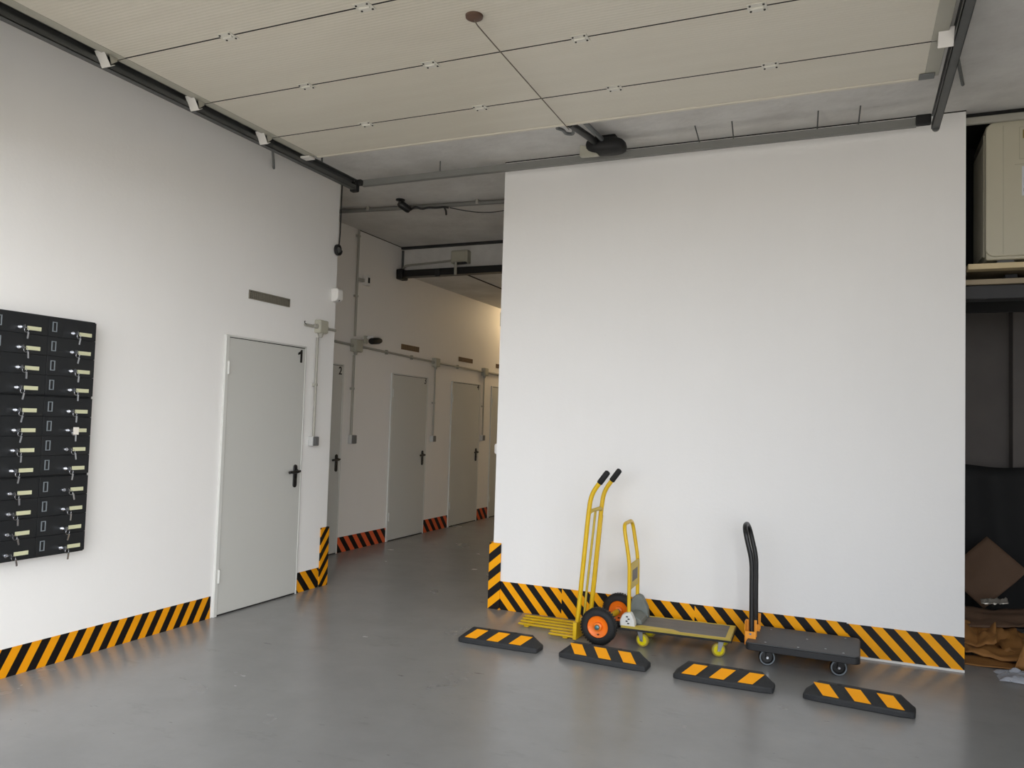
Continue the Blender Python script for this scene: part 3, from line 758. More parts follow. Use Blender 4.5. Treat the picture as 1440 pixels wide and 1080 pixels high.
MB().tube([(-4.112, 6.535, 3.645), (-4.105, 6.55, 3.638), (-4.06, 6.62, 3.600), (-4.05, 6.635, 3.592)], [0.028, 0.038, 0.038, 0.03], 16).build('camera_body', 'black', fc)
fb = MB()
pts = [(-4.048, 6.645, 3.60), (-3.98, 6.63, 3.625), (-3.93, 6.66, 3.60), (-3.88, 6.70, 3.625), (-3.80, 6.72, 3.62), (-3.74, 6.78, 3.64), (-3.70, 6.80, 3.635)]
fb.tube(rounded(pts, 0.03), 0.011, 8)
fb.tube([(-3.74, 6.78, 3.64), (-3.725, 6.79, 3.60), (-3.72, 6.79, 3.56)], 0.010, 8)
tag(fb.build('camera_lead', 'cable'), 'black dangling cable trailing right from the ceiling security camera', 'cable')
fb = MB(); pts = []
for i in range(17):
    t = i / 16; pts.append((-3.70 + t * 0.98, 6.82 + 0.06 * t, 3.64 - 0.075 * math.sin(PI * min(1, t * 1.1))))
fb.tube(pts, 0.005, 8)
tag(fb.build('slack_wire', 'cable'), 'thin sagging wire under the ceiling pipe near the big white wall', 'wire')

# ------------------------------------------------------------------ corridor lamp (out of sight round the corner, lights the corridor)
lamp = thing('ceiling_lamp', 'warm strip lamp on the corridor ceiling out of direct sight', 'lamp', (-4.55, 12.3, 3.36))
MB().box(-4.61, -4.49, 11.75, 12.85, 3.315, 3.36).build('lamp_housing', 'fixture', lamp, bevel=0.006)
MB().tube([(-4.55, 11.8, 3.285), (-4.55, 12.8, 3.285)], 0.022, 12).build('lamp_tube', emit_mat('warm_tube', (1.0, 0.74, 0.42, 1), 72), lamp)

# ------------------------------------------------------------------ parking stops
def parking_stop(x0, x1, y, rz, lean, label):
    cxp = (x0 + x1) / 2; L = (x1 - x0) / 2
    t = thing('parking_stop', label, 'parking stop', (cxp, y, 0), rz, group='rubber parking stops')
    D, H, F = 0.155, 0.088, 0.034
    # cross-section (y, z): low front edge, sloping face, flat top, steep back
    sec = [(0, 0), (0, F), (0.085, H), (0.125, H), (D, F), (D, 0)]
    def ring(x, shrink, zs):
        return [(x, D / 2 + (yy - D / 2) * shrink, min(zz, zs)) for yy, zz in sec]
    m = MB(); rings = [ring(-L, 0.70, 0.026), ring(-L + 0.012, 0.86, 0.036), ring(-L + 0.075, 1.0, H), ring(L - 0.075, 1.0, H), ring(L - 0.012, 0.86, 0.036), ring(L, 0.70, 0.026)]
    vs = [p for r in rings for p in r]; n = len(sec); fs = []
    for i in range(len(rings) - 1):
        for k in range(n):
            l = (k + 1) % n; fs.append((i * n + k, (i + 1) * n + k, (i + 1) * n + l, i * n + l))
    fs.append(tuple(range(n))); fs.append(tuple(range(len(rings) * n - 1, (len(rings) - 1) * n - 1, -1)))
    m.add(vs, fs); m.build('stop_body', 'stop_rubber', t, bevel=0.006, local=True)
    # reflective patches on the sloping face
    sl = Vector((0, 0.085, H - F)).normalized(); nr = Vector((0, -sl.z, sl.y))
    length = math.hypot(0.085, H - F)
    for cxq in (-0.165, 0.0, 0.165):
        w = 0.042; sh = 0.030 * lean
        quad = [(-w - sh, 0.10), (w - sh, 0.10), (w + sh, 0.93), (-w + sh, 0.93)]
        P = [Vector((cxq + a, 0, F)) + sl * (length * s) + nr * 0.0005 for a, s in quad]
        MB().prism(P, nr * 0.002).build('reflector', 'reflect', t, local=True)
    for cxq in (-0.10, 0.10):
        MB().lathe([(0.013, 0), (0.013, 0.002)], (cxq, 0.104, H), (0, 0, 1), 14).build('bolt_hole', 'slot', t, local=True)
    return t
parking_stop(-2.49, -1.90, 4.905, 0.0, 1, 'black rubber parking stop with amber patches, leftmost of four, before the yellow hand truck')
parking_stop(-1.755, -1.165, 4.895, -0.055, -1, 'black rubber parking stop with amber patches, second from the left, before the yellow trolley')
parking_stop(-0.99, -0.405, 4.845, -0.01, 1, 'black rubber parking stop with amber patches, third from the left, before the black trolley')
parking_stop(-0.25, 0.325, 4.825, -0.095, -1, 'black rubber parking stop with amber patches, rightmost of four')

# ------------------------------------------------------------------ yellow hand truck
hx = thing('hand_truck', 'yellow hand truck with black grips and pneumatic wheels against the big white wall', 'hand truck', (-1.72, 5.56, 0))
def up(Y): return [(-1.792, Y, 0.028), (-1.722, Y, 0.90), (-1.705, Y, 1.03), (-1.600, Y, 1.175)]
for Y in (5.405, 5.715):
    MB().tube(rounded(up(Y), 0.14, 8), 0.0165, 14).build('upright', 'yellow', hx)
    d = (Vector((-1.600, Y, 1.175)) - Vector((-1.705, Y, 1.03))).normalized(); p1 = Vector((-1.600, Y, 1.175))
    g = MB(); a = p1 - d * 0.082
    g.tube([a, a + d * 0.004, p1 - d * 0.0, p1 + d * 0.02, p1 + d * 0.026], [0.0185, 0.0215, 0.0215, 0.020, 0.012], 14)
    g.build('grip', 'rubber', hx)
MB().tube([(-1.722, 5.405, 0.89), (-1.717, 5.46, 0.905), (-1.717, 5.66, 0.905), (-1.722, 5.715, 0.89)], 0.014, 12).build('top_crossbar', 'yellow_pale', hx)
MB().tube([(-1.719, 5.56, 0.90), (-1.775, 5.56, 0.27), (-1.79, 5.56, 0.04)], 0.009, 10).build('center_rod', 'yellow_pale', hx)
MB().obox((-1.748, 5.715, 0.55), (0.016, 0.012, 0.30), Matrix.Rotation(0.08, 3, 'Y')).build('side_channel', 'yellow', hx, bevel=0.003)
# toe plate of parallel bars
bars = [(5.362, -1.985), (5.437, -2.0), (5.515, -2.285), (5.595, -2.30), (5.675, -2.315), (5.755, -2.33)]
for (Y, xt) in bars:
    MB().prism([(-1.79, Y - 0.018, 0.016), (-1.79, Y + 0.018, 0.016), (xt + 0.02, Y + 0.018, 0.016), (xt, Y + 0.008, 0.016), (xt, Y - 0.010, 0.016), (xt + 0.015, Y - 0.018, 0.016)], (0, 0, 0.011)).build('toe_bar', 'yellow', hx, bevel=0.004)
for (x, ya, yb) in ((-2.22, 5.505, 5.77), (-1.86, 5.355, 5.77)):
    MB().box(x - 0.018, x + 0.018, ya, yb, 0.002, 0.014).build('toe_crossbar', 'yellow', hx, bevel=0.003)
m = MB(); m.box(-1.80, -1.772, 5.345, 5.775, 0.004, 0.125); m.build('toe_back', 'yellow', hx, bevel=0.004)
# axle and wheels
MB().cyl((-1.605, 5.345, 0.128), (-1.605, 5.84, 0.128), 0.012).build('axle', 'yellow_pale', hx)
MB().cyl((-1.605, 5.40, 0.128), (-1.605, 5.79, 0.128), 0.021).build('axle_sleeve', 'yellow', hx)
for Y in (5.425, 5.70):
    MB().tube([(-1.785, Y, 0.12), (-1.605, Y, 0.128)], 0.012, 10).build('axle_strut', 'yellow', hx)
def truck_wheel(Y, parent):
    R = 0.127; O = (-1.605, Y, R)
    prof = []
    for i in range(17):
        a = -PI * 0.62 + 2 * PI * 0.62 * i / 16
        prof.append((0.090 + 0.037 * math.cos(a), 0.037 * math.sin(a)))
    w = MB(); w.lathe(prof, O, (0, 1, 0), 40, True); tyre = w.build('wheel', 'rubber', parent)
    h = MB(); h.lathe([(0.074, -0.030), (0.076, -0.022), (0.060, -0.014), (0.032, -0.012), (0.030, -0.034), (0.018, -0.040), (0.018, 0.040), (0.030, 0.034), (0.032, 0.012), (0.060, 0.014), (0.076, 0.022), (0.074, 0.030)], O, (0, 1, 0), 32, True)
    o = h.build('rim', 'orange', parent); o.parent = tyre
    c = MB(); c.lathe([(0.0165, 0), (0.0165, 0.012), (0.010, 0.017)], (O[0], Y - 0.038, R), (0, -1, 0), 18)
    o = c.build('hub_cap', 'bluegreen', parent); o.parent = tyre
    v = MB(); v.cyl((O[0] + 0.006, Y - 0.02, R - 0.052), (O[0] + 0.004, Y - 0.040, R - 0.048), 0.005, 8)
    o = v.build('valve', 'black', parent); o.parent = tyre
    tr_ = MB()
    for k in range(40):
        a = 2 * PI * k / 40; R_ = Matrix.Rotation(-a, 3, 'Y')
        tr_.obox(Vector(O) + R_ @ Vector((0, 0, 0.1265)), (0.0055, 0.022, 0.0018), R_)
    o = tr_.build('tread', 'rubber', parent); o.parent = tyre
truck_wheel(5.335, hx)
truck_wheel(5.862, hx)

# ------------------------------------------------------------------ casters
def caster(parent, x, y, top, R, w, hub, tyre, fork, ang, name='caster', rim=None):
    c = MB(); d = Vector((math.cos(ang), math.sin(ang), 0)); ax = Vector((-d.y, d.x, 0))
    off = R * 0.35
    wc = Vector((x, y, R)) + d * 0.0
    piv = wc + d * off
    c.lathe([(R * 0.55, 0), (R * 0.55, 0.006), (R * 0.4, 0.012)], (piv.x, piv.y, top - 0.012), (0, 0, 1), 20)
    for s in (-1, 1):
        a = piv + ax * s * (w / 2 + 0.005); a.z = top - 0.012
        bq = wc + ax * s * (w / 2 + 0.005)
        P = [a + d * R * .45, a - d * R * .45, bq - d * R * 0.22 - Vector((0, 0, R * .15)), bq + d * R * 0.22 - Vector((0, 0, R * .15))]
        c.prism(P, ax * s * 0.003)
    f = c.build(name, fork, parent, local=True)
    prof = [(R * .74, -w / 2), (R * .93, -w / 2 * .92), (R, -w / 2 * .5), (R, w / 2 * .5), (R * .93, w / 2 * .92), (R * .74, w / 2)]
    t = MB(); t.lathe(prof, wc, ax, 28, True); o = t.build('tyre', tyre, parent, local=True); o.parent = f
    h = MB(); h.lathe([(R * .76, -w / 2 * .98), (R * .68, -w / 2 * 1.03), (R * .62, -w / 2 * .7), (R * .25, -w / 2 * .7), (R * .2, -w / 2 * 1.1), (R * .2, w / 2 * 1.1), (R * .25, w / 2 * .7), (R * .62, w / 2 * .7), (R * .68, w / 2 * 1.03), (R * .76, w / 2 * .98)], wc, ax, 28, True)
    o = h.build('wheel_hub', hub, parent, local=True); o.parent = f
    if hub == 'ywheel':
        s_ = MB()
        for k in range(5):
            a = 2 * PI * k / 5; v = d * math.cos(a) + Vector((0, 0, 1)) * math.sin(a)
            for sg in (-1, 1):
                p0 = wc + v * R * .22 + ax * sg * w / 2 * .78; p1 = wc + v * R * .66 + ax * sg * w / 2 * .78
                s_.tube([p0, p1], R * .07, 6)
        o = s_.build('spokes', 'ywheel', parent, local=True); o.parent = f
    if rim:
        r_ = MB()
        for sg in (-1, 1):
            r_.tube([wc + ax * sg * (w / 2 * .96) + (d * math.cos(2 * PI * k / 28) + Vector((0, 0, 1)) * math.sin(2 * PI * k / 28)) * R * .86 for k in range(28)], R * .085, 8, closed=True)
        o = r_.build('tread_ring', rim, parent, local=True); o.parent = f
    q = MB(); q.cyl(wc - ax * (w / 2 + 0.011), wc + ax * (w / 2 + 0.011), R * .15, 12)
    o = q.build('axle_bolt', 'chrome', parent, local=True); o.parent = f

# ------------------------------------------------------------------ yellow platform trolley
YT = thing('platform_trolley', 'small yellow platform trolley with worn grey deck and folding handle', 'platform trolley', (-1.10, 5.585, 0), 0.045)
P = YT
dx, dy = 0.365, 0.185
zt = 0.137
m = MB(); m.box(-dx, dx, -dy, dy, zt - 0.006, zt); m.build('deck', 'deckgrey', P, local=True, bevel=0.002)
f = MB()
w = 0.032
f.box(-dx, dx, -dy, -dy + w * .55, zt, zt + 0.003); f.box(-dx, dx, dy - w * .3, dy, zt, zt + 0.003)
f.box(dx - w, dx, -dy + w * .55, dy - w * .3, zt, zt + 0.003)
f.prism([(-dx + 0.06, -dy + w * .55, zt), (0.04, -dy + w * .55, zt), (-0.02, -dy + 0.065, zt), (-dx + 0.13, -dy + 0.078, zt)], (0, 0, 0.002))
f.build('deck_edge_paint', 'yellow_pale', P, local=True)
r = MB()
r.box(-dx - 0.004, dx + 0.004, -dy - 0.006, -dy, zt - 0.024, zt + 0.002); r.box(-dx - 0.004, dx + 0.004, dy, dy + 0.006, zt - 0.024, zt + 0.002)
r.box(dx, dx + 0.006, -dy, dy, zt - 0.024, zt + 0.002); r.box(-dx - 0.006, -dx, -dy, dy, zt - 0.024, zt + 0.002)
r.build('deck_rim', 'rim_worn', P, local=True, bevel=0.002)
r = MB(); r.box(-dx - 0.010, dx + 0.010, -dy - 0.010, -dy - 0.006, zt - 0.024, zt - 0.010); r.box(dx + 0.006, dx + 0.010, -dy - 0.006, dy + 0.010, zt - 0.024, zt - 0.010)
r.build('bumper', 'rubber', P, local=True, bevel=0.002)
hy0, hy1, hxp = -0.135, 0.150, -0.325
loop = rounded([(hxp, hy0, zt), (hxp - 0.004, hy0, 0.56), (hxp - 0.052, hy0, 0.83), (hxp - 0.052, hy1, 0.83), (hxp - 0.004, hy1, 0.56), (hxp, hy1, zt)], 0.07, 8)
MB().tube(loop, 0.0135, 14).build('handle', 'yellow', P, local=True)
sp = MB().box(hxp - 0.006, hxp + 0.006, hy0, hy1, 0.375, 0.555).build('sign_plate', 'yellow_pale', P, local=True, bevel=0.003)
s2 = MB().box(hxp + 0.006, hxp + 0.007, hy0 + 0.06, hy1 - 0.06, 0.425, 0.505).build('sign_print', 'deckgrey', P, local=True); s2.parent = sp
cap = MB()
def wedge(y0, y1, l0, l1, h):
    return [(hxp - l0, y0, zt - 0.004), (hxp + l1, y0, zt - 0.004), (hxp + l1 * .9, y0, zt + h * .45), (hxp + l1 * .45, y0, zt + h * .93), (hxp + 0.004, y0, zt + h), (hxp - l0 * .7, y0, zt + h * .8), (hxp - l0, y0, zt + h * .4)]
cap.prism(wedge(hy0 - 0.045, 0, 0.055, 0.052, 0.095), (0, 0.065, 0)); c1 = cap.build('handle_bracket', 'capwhite', P, local=True, bevel=0.012, segs=3)
mk = MB()
for (a, z) in ((-0.004, 0.065), (0.008, 0.05), (-0.006, 0.035), (0.006, 0.02)):
    mk.obox((hxp + a, hy0 - 0.0465, zt + z), (0.007, 0.0012, 0.004))
mk.build('bracket_mark', 'black', P, local=True).parent = c1
cap = MB(); cap.prism(wedge(hy1 - 0.03, 0, 0.05, 0.09, 0.165), (0, 0.06, 0)); cap.build('handle_bracket', 'capgrey', P, local=True, bevel=0.014, segs=3)
cap = MB(); cap.prism(wedge(hy0 + 0.05, 0, 0.03, 0.085, 0.055), (0, 0.20, 0)); cap.build('pedal_lock', 'capgrey', P, local=True, bevel=0.01, segs=3)
for (x, y, a) in ((-0.225, -0.135, 2.9), (0.285, -0.135, 0.35), (-0.225, 0.135, 2.9), (0.285, 0.135, 0.35)):
    caster(P, x, y, zt - 0.006, 0.046, 0.026, 'ywheel', 'rim_worn', 'steelgrey', a)

# the caster parts were laid out in the trolley's own frame
# ------------------------------------------------------------------ black platform trolley
BT = thing('platform_trolley', 'black platform trolley with black loop handle and orange brackets', 'platform trolley', (-0.28, 5.575, 0), -0.01)
P = BT
zt = 0.155; dx, dy = 0.335, 0.245
def rrect(dx, dy, r, z, n=5):
    out = []
    for (sx, sy, a0) in ((1, 1, 0), (-1, 1, PI / 2), (-1, -1, PI), (1, -1, 1.5 * PI)):
        for k in range(n + 1):
            a = a0 + PI / 2 * k / n
            out.append((sx * (dx - r) + r * math.cos(a), sy * (dy - r) + r * math.sin(a), z))
    return out
m = MB(); m.prism(rrect(dx, dy, 0.035, zt - 0.007), (0, 0, 0.007)); m.build('deck', 'deckblack', P, local=True, bevel=0.002)
m = MB(); m.prism(rrect(dx + 0.006, dy + 0.006, 0.04, zt - 0.048), (0, 0, 0.041)); m.build('deck_rim', 'deckside', P, local=True, bevel=0.004)
g = MB()
random.seed(11)
for (x, y) in ((-0.22, -0.19), (0.245, -0.195), (-0.22, 0.17), (0.25, 0.19), (0.14, -0.15), (-0.02, -0.205), (0.02, 0.03)):
    g.lathe([(0.007, 0), (0.006, 0.002)], (x, y, zt), (0, 0, 1), 10)
g.build('deck_screws', 'steelgrey', P, local=True)
hxp = -0.315; hy0, hy1 = -0.115, 0.105
loop = rounded([(hxp, hy0, zt - 0.01), (hxp - 0.005, hy0, 0.655), (hxp - 0.060, hy0, 0.88), (hxp - 0.060, hy1, 0.88), (hxp - 0.005, hy1, 0.655), (hxp, hy1, zt - 0.01)], [0.06, 0.095, 0.095, 0.06], 10)
MB().tube(loop, 0.016, 14).build('handle', 'black', P, local=True)
for (ya, yb) in ((hy0 - 0.030, hy0 + 0.028), (hy1 - 0.028, hy1 + 0.03)):
    o = MB()
    o.box(hxp - 0.042, hxp + 0.030, ya, ya + 0.006, zt - 0.045, zt + 0.085 - 0.04)
    o.box(hxp - 0.042, hxp - 0.036, ya, yb, zt - 0.045, zt + 0.11)
    o.box(hxp - 0.042, hxp + 0.030, yb - 0.006, yb, zt - 0.045, zt + 0.11)
    bo = o.build('handle_bracket', 'orange_br', P, local=True, bevel=0.003)
    q = MB(); q.cyl((hxp - 0.004, ya - 0.006, zt + 0.03), (hxp - 0.004, yb + 0.004, zt + 0.03), 0.007, 10)
    q.build('pivot_bolt', 'chrome', P, local=True).parent = bo
for (x, y, a) in ((-0.215, -0.145, 0.3), (0.215, -0.145, 0.25), (-0.215, 0.165, 0.3), (0.215, 0.165, 0.25)):
    caster(P, x, y, zt - 0.046, 0.052, 0.03, 'black', 'black', 'black', a, rim='tyre_grey')

# ------------------------------------------------------------------ alcove
YA = 6.0
sh = thing('shelf', 'pale wooden shelf plank carrying the air conditioner', 'shelf', (1.2, 6.2, 2.63))
MB().box(0.70, 2.55, YA - 0.04, YA + 0.06, 2.635, 2.672).build('front_plank', 'plank', sh, bevel=0.003)
MB().box(0.72, 2.55, YA + 0.065, YA + 0.62, 2.64, 2.672).build('rear_plank', 'plank2', sh, bevel=0.003)
sh = thing('shelf', 'lower dusty wooden shelf plank beneath the pale one', 'shelf', (1.2, 6.2, 2.53))
MB().box(XR1 + 0.004, 2.55, YA - 0.02, YA + 0.46, 2.535, 2.570).build('plank', 'plank2', sh, bevel=0.003)
MB().box(0.95, 1.02, YA + 0.20, YA + 0.44, 2.571, 2.634).build('spacer_block', 'darkbeam', sh)
MB().box(2.2, 2.27, YA + 0.08, YA + 0.44, 2.571, 2.634).build('spacer_block', 'plank2', sh)
tag(MB().box(XR1 + 0.003, 2.58, YA - 0.0, YA + 0.14, 2.44, 2.533).build('support_beam', 'darkbeam', bevel=0.006), 'dark beam carrying the shelves in the alcove', 'beam')
BZ0, BZ1 = 3.613, 3.662
tag(MB().box(XR1 + 0.003, 2.58, YR + 0.03, YR + 0.065, BZ0, BZ1).build('ceiling_batten', 'pvc', bevel=0.008), 'grey batten under the alcove ceiling just above the air conditioner', 'batten')

rb = thing('recess_shade', 'added black boards standing in for the shade behind and above the air conditioner', 'board', (1.6, 6.66, 2.44))  # black boards added to stand in for the deep shade of the recess
MB().box(XR1 + 0.003, 2.58, 6.66, 6.69, 2.44, ZC - 0.002).build('rear_shade', 'tarp', rb)
MB().box(XR1 + 0.003, 2.58, YR + 0.07, 6.66, 3.672, ZC - 0.002).build('top_shade', 'tarp', rb)
MB().box(XR1 + 0.001, XR1 + 0.008, YR + 0.07, 6.66, 2.68, 3.672).build('side_shade', 'tarp', rb)
ac = thing('air_conditioner', 'cream outdoor air conditioner unit on the alcove shelf at the right edge', 'air conditioner', (1.3, 6.15, 2.675))
AX0, AX1, AY0, AY1, AZ0, AZ1 = 0.805, 1.75, 5.985, 6.60, 2.70, 3.625
m = MB(); m.box(AX0 + 0.004, AX1, AY0 + 0.02, AY1, AZ0, AZ1 - 0.012); m.build('casing', 'ac', ac, bevel=0.012, segs=3)
fr = MB()
def rr_poly(x0, x1, z0, z1, r, y, n=6):
    out = []
    for (cx2, cz2, a0) in ((x1 - r, z1 - r, 0), (x0 + r, z1 - r, PI / 2), (x0 + r, z0 + r, PI), (x1 - r, z0 + r, 1.5 * PI)):
        for k in range(n + 1):
            a = a0 + PI / 2 * k / n; out.append((cx2 + r * math.cos(a), y, cz2 + r * math.sin(a)))
    return out
fr.prism(rr_poly(AX0, AX1, AZ0 + 0.02, AZ1, 0.055, AY0), (0, 0.05, 0)); fp = fr.build('front_panel', 'ac', ac, bevel=0.006)
g = MB(); g.box(AX0 + 0.098, AX0 + 0.102, AY0 - 0.0015, AY0, AZ0 + 0.03, AZ1 - 0.03); g.build('panel_groove', 'ac_side', ac).parent = fp
s = MB()
for i in range(14):
    y = AY0 + 0.10 + i * 0.034; s.box(AX0 - 0.004, AX0 + 0.004, y, y + 0.012, AZ0 + 0.05, AZ1 - 0.10)
s.build('side_coil', 'ac_side', ac)
MB().box(AX0 - 0.006, AX0 + 0.01, AY0 + 0.07, AY0 + 0.078, AZ0 + 0.03, AZ1 - 0.06).build('side_edge', 'ac_side', ac)
g = MB()
def outline(x0, x1, z0, z1, y, w=0.003):
    g.box(x0, x1, y - 0.002, y, z0, z0 + w); g.box(x0, x1, y - 0.002, y, z1 - w, z1)
    g.box(x0, x0 + w, y - 0.002, y, z0, z1); g.box(x1 - w, x1, y - 0.002, y, z0, z1)
outline(AX0 + 0.19, AX0 + 0.60, AZ1 - 0.265, AZ1 - 0.05, AY0); g.box(AX0 + 0.165, AX0 + 0.62, AY0 - 0.002, AY0, AZ1 - 0.302, AZ1 - 0.298)
g.build('badge_outline', 'ac_side', ac).parent = fp
g = MB(); g.box(AX0 + 0.21, AX0 + 0.50, AY0 - 0.004, AY0, AZ1 - 0.128, AZ1 - 0.07); g.build('badge', 'gold', ac, bevel=0.002).parent = fp
g = MB()
for z in (0.155, 0.18): g.box(AX0 + 0.22, AX0 + 0.45, AY0 - 0.002, AY0, AZ1 - z - 0.004, AZ1 - z)
g.build('badge_lines', 'ac_side', ac).parent = fp
g = MB(); g.box(AX0 + 0.205, AX0 + 0.42, AY0 - 0.002, AY0, AZ1 - 0.51, AZ1 - 0.315); pl = g.build('energy_label', 'paper', ac); pl.parent = fp
g = MB()
g.box(AX0 + 0.215, AX0 + 0.41, AY0 - 0.003, AY0 - 0.002, AZ1 - 0.485, AZ1 - 0.462)
for i in range(6): g.box(AX0 + 0.215, AX0 + 0.38, AY0 - 0.003, AY0 - 0.002, AZ1 - 0.44 + i * 0.009, AZ1 - 0.437 + i * 0.009)
g.lathe([(0.018, 0), (0.018, 0.001)], (AX0 + 0.25, AY0 - 0.002, AZ1 - 0.342), (0, -1, 0), 16)
for i in range(14): g.box(AX0 + 0.29 + i * 0.008, AX0 + 0.293 + i * 0.008, AY0 - 0.003, AY0 - 0.002, AZ1 - 0.38, AZ1 - 0.33)
g.build('label_print', 'ink', ac).parent = fp
for x in (AX0 + 0.12, AX1 - 0.12):
    MB().box(x - 0.05, x + 0.05, AY0 + 0.04, AY1 - 0.02, 2.673, AZ0 + 0.001).build('foot', 'galv_dark', ac, bevel=0.003)
fan = MB()
for k in range(1, 8):
    r_ = 0.045 * k
    fan.tube([(1.43 + r_ * math.cos(2 * PI * i / 32) * .62, AY0 - 0.008, 3.0 + r_ * math.sin(2 * PI * i / 32) * .8) for i in range(32)], 0.004, 6, closed=True)
fan.build('fan_grille', 'ac_side', ac)

# black sheet hung over the lower back wall
def sheet(name, nx, nz, fn, mat, label, cat, thick=0.006, smooth=True, parent=None):
    vs = [fn(i / nx, j / nz) for j in range(nz + 1) for i in range(nx + 1)]
    fs = [(j * (nx + 1) + i, j * (nx + 1) + i + 1, (j + 1) * (nx + 1) + i + 1, (j + 1) * (nx + 1) + i) for j in range(nz) for i in range(nx)]
    m = MB().add(vs, fs, smooth)
    o = m.build(name, mat, parent)
    md = o.modifiers.new('thickness', 'SOLIDIFY'); md.thickness = thick; md.offset = 0
    if label: tag(o, label, cat)
    return o
def tarp_fn(u, v):
    x = 0.70 + 1.8 * u; z = 0.02 + v * (1.27 + 0.008 * math.sin(u * 23) - 0.02 * u)
    return (x, 7.36 + 0.02 * math.sin(u * 30 + v * 2), z)
sheet('tarpaulin', 60, 14, tarp_fn, 'tarp', 'black sheet hanging along the back of the dark alcove', 'tarpaulin')

# flattened cardboard
def flat_card(name, c, ux, uy, w, h, mat, label, amp=0.012, seed=0, nx=14, ny=12, thick=0.007, fold=0.0):
    c, ux, uy = Vector(c), Vector(ux).normalized(), Vector(uy).normalized(); n = ux.cross(uy).normalized()
    uy = n.cross(ux).normalized()
    def fn(u, v):
        a = (u - .5) * w; b2 = (v - .5) * h
        p = c + ux * a + uy * b2
        d = noise.noise(Vector((u * 3.1 + seed * 7.3, v * 3.1, seed * 1.7))) * amp * 2 + noise.noise(Vector((u * 8 + seed, v * 8, seed))) * amp * .7
        if fold: d += abs(u - .5) * fold
        q = p + n * d
        q.z = max(q.z, 0.006)
        return tuple(q)
    o = sheet(name, nx, ny, fn, mat, label, 'cardboard', thick, False)
    o['group'] = 'waste cardboard in the alcove'
    return o
flat_card('cardboard_box', (0.945, 7.02, 0.49), (0.68, 0.05, 0.73), (-0.59, 0.42, 0.81), 0.42, 0.36, 'card', 'large brown flattened carton leaning against the black sheet', 0.010, 1)
flat_card('cardboard_sheet', (0.96, 6.66, 0.225), (1, 0.10, 0.05), (0.0, 0.94, 0.24), 0.50, 0.30, 'card', 'dark brown cardboard sheet lying below the leaning carton', 0.014, 2)
flat_card('cardboard_sheet', (0.82, 6.43, 0.125), (1, -0.16, 0.10), (0, 0.94, 0.30), 0.23, 0.28, 'card2', 'orange-brown crumpled cardboard piece beside the big white wall corner', 0.022, 3, fold=0.10)
flat_card('cardboard_sheet', (1.07, 6.46, 0.135), (1, 0.22, -0.16), (0, 0.94, 0.36), 0.25, 0.28, 'card2', 'orange-brown crumpled cardboard piece right of centre on the waste heap', 0.026, 7, fold=-0.12)
flat_card('cardboard_sheet', (0.95, 6.33, 0.055), (1, 0.12, -0.03), (0, 0.96, 0.16), 0.50, 0.26, 'card2', 'crumpled cardboard sheet in the middle of the waste heap', 0.018, 4, fold=0.05)
flat_card('cardboard_sheet', (0.96, 6.19, 0.014), (1, -0.06, 0), (0, 1, 0.02), 0.54, 0.20, 'card2', 'flat cardboard sheet at the bottom front of the waste heap', 0.008, 5)
flat_card('cardboard_sheet', (1.085, 6.06, 0.17), (0.35, 0.10, 1), (1.0, -0.15, -0.32), 0.31, 0.11, 'card2', 'upright orange-brown cardboard flap at the right of the waste heap', 0.014, 6)
sheet('packing_film', 16, 5, lambda u, v: (0.88 + 0.17 * u, 6.72 + 0.05 * v, 0.30 + 0.02 * u + 0.03 * v + 0.018 * noise.noise(Vector((u * 9, v * 4, 3)))), plain('silver_film', (0.66, 0.64, 0.60), 0.25, 0.5), 'strip of silvery packing film on the cardboard heap', 'plastic film', 0.004, False)
def bag_fn(u, v):
    x = 0.86 + 0.42 * u; y = 5.80 + 0.24 * v
    e = min(u, 1 - u, v, 1 - v) * 4
    z = 0.006 + min(1, e) * (0.028 + 0.04 * abs(noise.noise(Vector((u * 6, v * 5, 8)))))
    return (x + 0.03 * noise.noise(Vector((u * 3, v * 4, 1))), y + 0.03 * noise.noise(Vector((u * 4, v * 3, 5))), z)
sheet('plastic_bag', 22, 16, bag_fn, film_mat('clear_film', (0.86, 0.88, 0.92), 0.34), 'crumpled clear plastic bag on the floor at the right edge', 'plastic bag', 0.0015, False)

# ------------------------------------------------------------------ light: open sky in front of the garage
w = bpy.data.worlds.new('sky'); SC.world = w; w.use_nodes = True
nt = w.node_tree; bg = nt.nodes['Background']
tc = nd(nt, 'ShaderNodeTexCoord'); sp = nd(nt, 'ShaderNodeSeparateXYZ'); nt.links.new(tc.outputs['Generated'], sp.inputs[0])
# soft bright side of the sky to the right behind the viewer, bluer towards the left
SKY = dict(lo=0.9, hi=0.9, k=5.5, p=3.0)
dt = nd(nt, 'ShaderNodeVectorMath', operation='DOT_PRODUCT'); nt.links.new(tc.outputs['Generated'], dt.inputs[0])
dt.inputs[1].default_value = Vector((0.66, -0.75, 0.0)).normalized()
glow = math_node(nt, 'POWER', math_node(nt, 'MAXIMUM', dt.outputs['Value'], 0.0), SKY['p'])
side = ramp(nt, sp.outputs['X'], -0.8, 0.8)
nt.links.new(mix_rgb(nt, side, (0.86, 0.95, 1.10, 1), (0.985, 0.99, 1.0, 1)), bg.inputs['Color'])
s = nd(nt, 'ShaderNodeMapRange'); s.inputs['From Min'].default_value = 0.0; s.inputs['From Max'].default_value = 0.7
s.inputs['To Min'].default_value = SKY['lo']; s.inputs['To Max'].default_value = SKY['hi']
nt.links.new(sp.outputs['Z'], s.inputs['Value'])
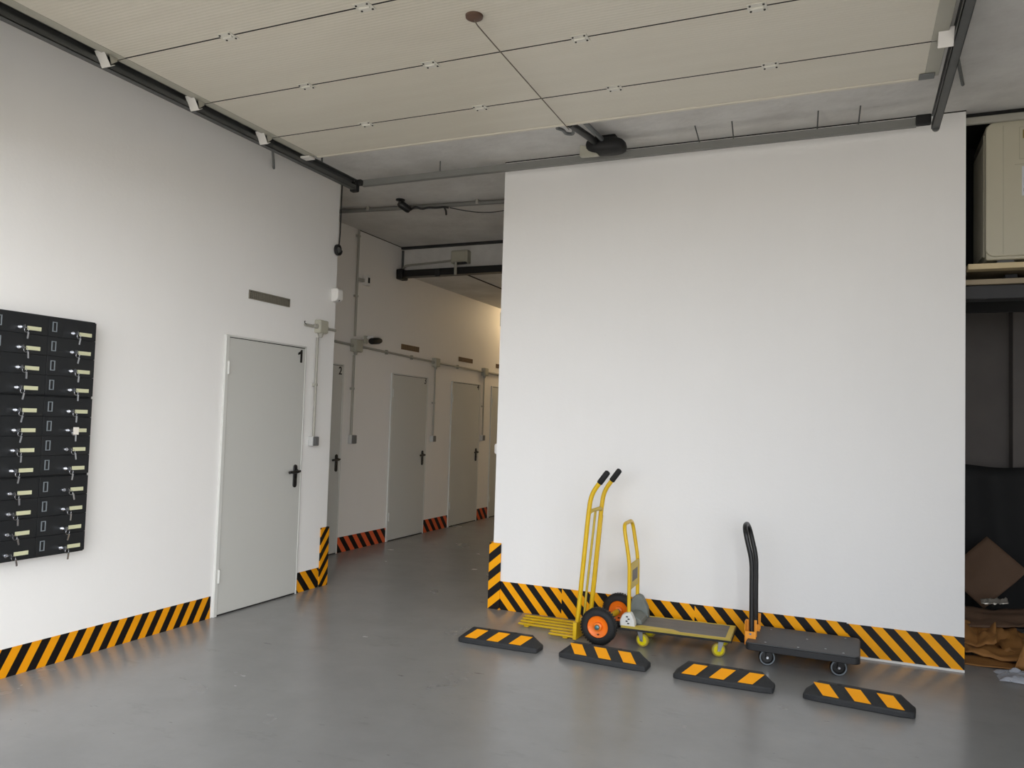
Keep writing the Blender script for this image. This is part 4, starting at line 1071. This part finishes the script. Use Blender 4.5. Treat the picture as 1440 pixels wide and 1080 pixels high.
nt.links.new(math_node(nt, 'MULTIPLY', s.outputs[0], math_node(nt, 'ADD', math_node(nt, 'MULTIPLY', glow, SKY['k']), 1.0)), bg.inputs['Strength'])

# portal that guides sky sampling through the opening
la = bpy.data.lights.new('opening_portal', 'AREA'); la.shape = 'RECTANGLE'; la.size = XJ - XL; la.size_y = 3.0
la.cycles.is_portal = True
lo = bpy.data.objects.new('opening_portal', la); COL.objects.link(lo)
lo.location = ((XL + XJ) / 2, 1.6, 1.5); lo.rotation_euler = (math.radians(90), 0, 0)

# added sunlight on the unseen paving only, for warm upward bounce indoors
su = bpy.data.lights.new('bounce_sun', 'SUN'); su.energy = 5.0; su.angle = 0.01; su.color = (1.0, 0.965, 0.91)
so = bpy.data.objects.new('bounce_sun', su); COL.objects.link(so); so.location = (20, 6, 30)
so.rotation_euler = Vector((0.50, 0.16, 0.85)).to_track_quat('Z', 'Y').to_euler()

# ------------------------------------------------------------------ camera
cam = bpy.data.cameras.new('camera'); co = bpy.data.objects.new('camera', cam); COL.objects.link(co)
F = 1103.088; cam.sensor_width = 36; cam.lens = F / 1440 * 36; cam.clip_start = 0.05; cam.clip_end = 200
yaw, pitch, roll = -0.410091578, 0.0477391202, 0.0304959532
cy, sy, cp, sp_, cr, sr = math.cos(yaw), math.sin(yaw), math.cos(pitch), math.sin(pitch), math.cos(roll), math.sin(roll)
fwd = Vector((sy * cp, cy * cp, sp_)); right = Vector((cy, -sy, 0)); upv = right.cross(fwd)
r2 = right * cr + upv * sr; u2 = -right * sr + upv * cr
M = Matrix((r2, u2, -fwd)).transposed().to_4x4(); M.translation = (0, 0, 1.53)
co.matrix_world = M
SC.camera = co

SC.view_settings.view_transform = 'Standard'; SC.view_settings.look = 'None'
SC.view_settings.gamma = 1; SC.view_settings.use_curve_mapping = False
SC.view_settings.exposure = 0.17
SC.cycles.max_bounces = 10; SC.cycles.diffuse_bounces = 7; SC.cycles.use_denoising = True
SC.cycles.sample_clamp_indirect = 6
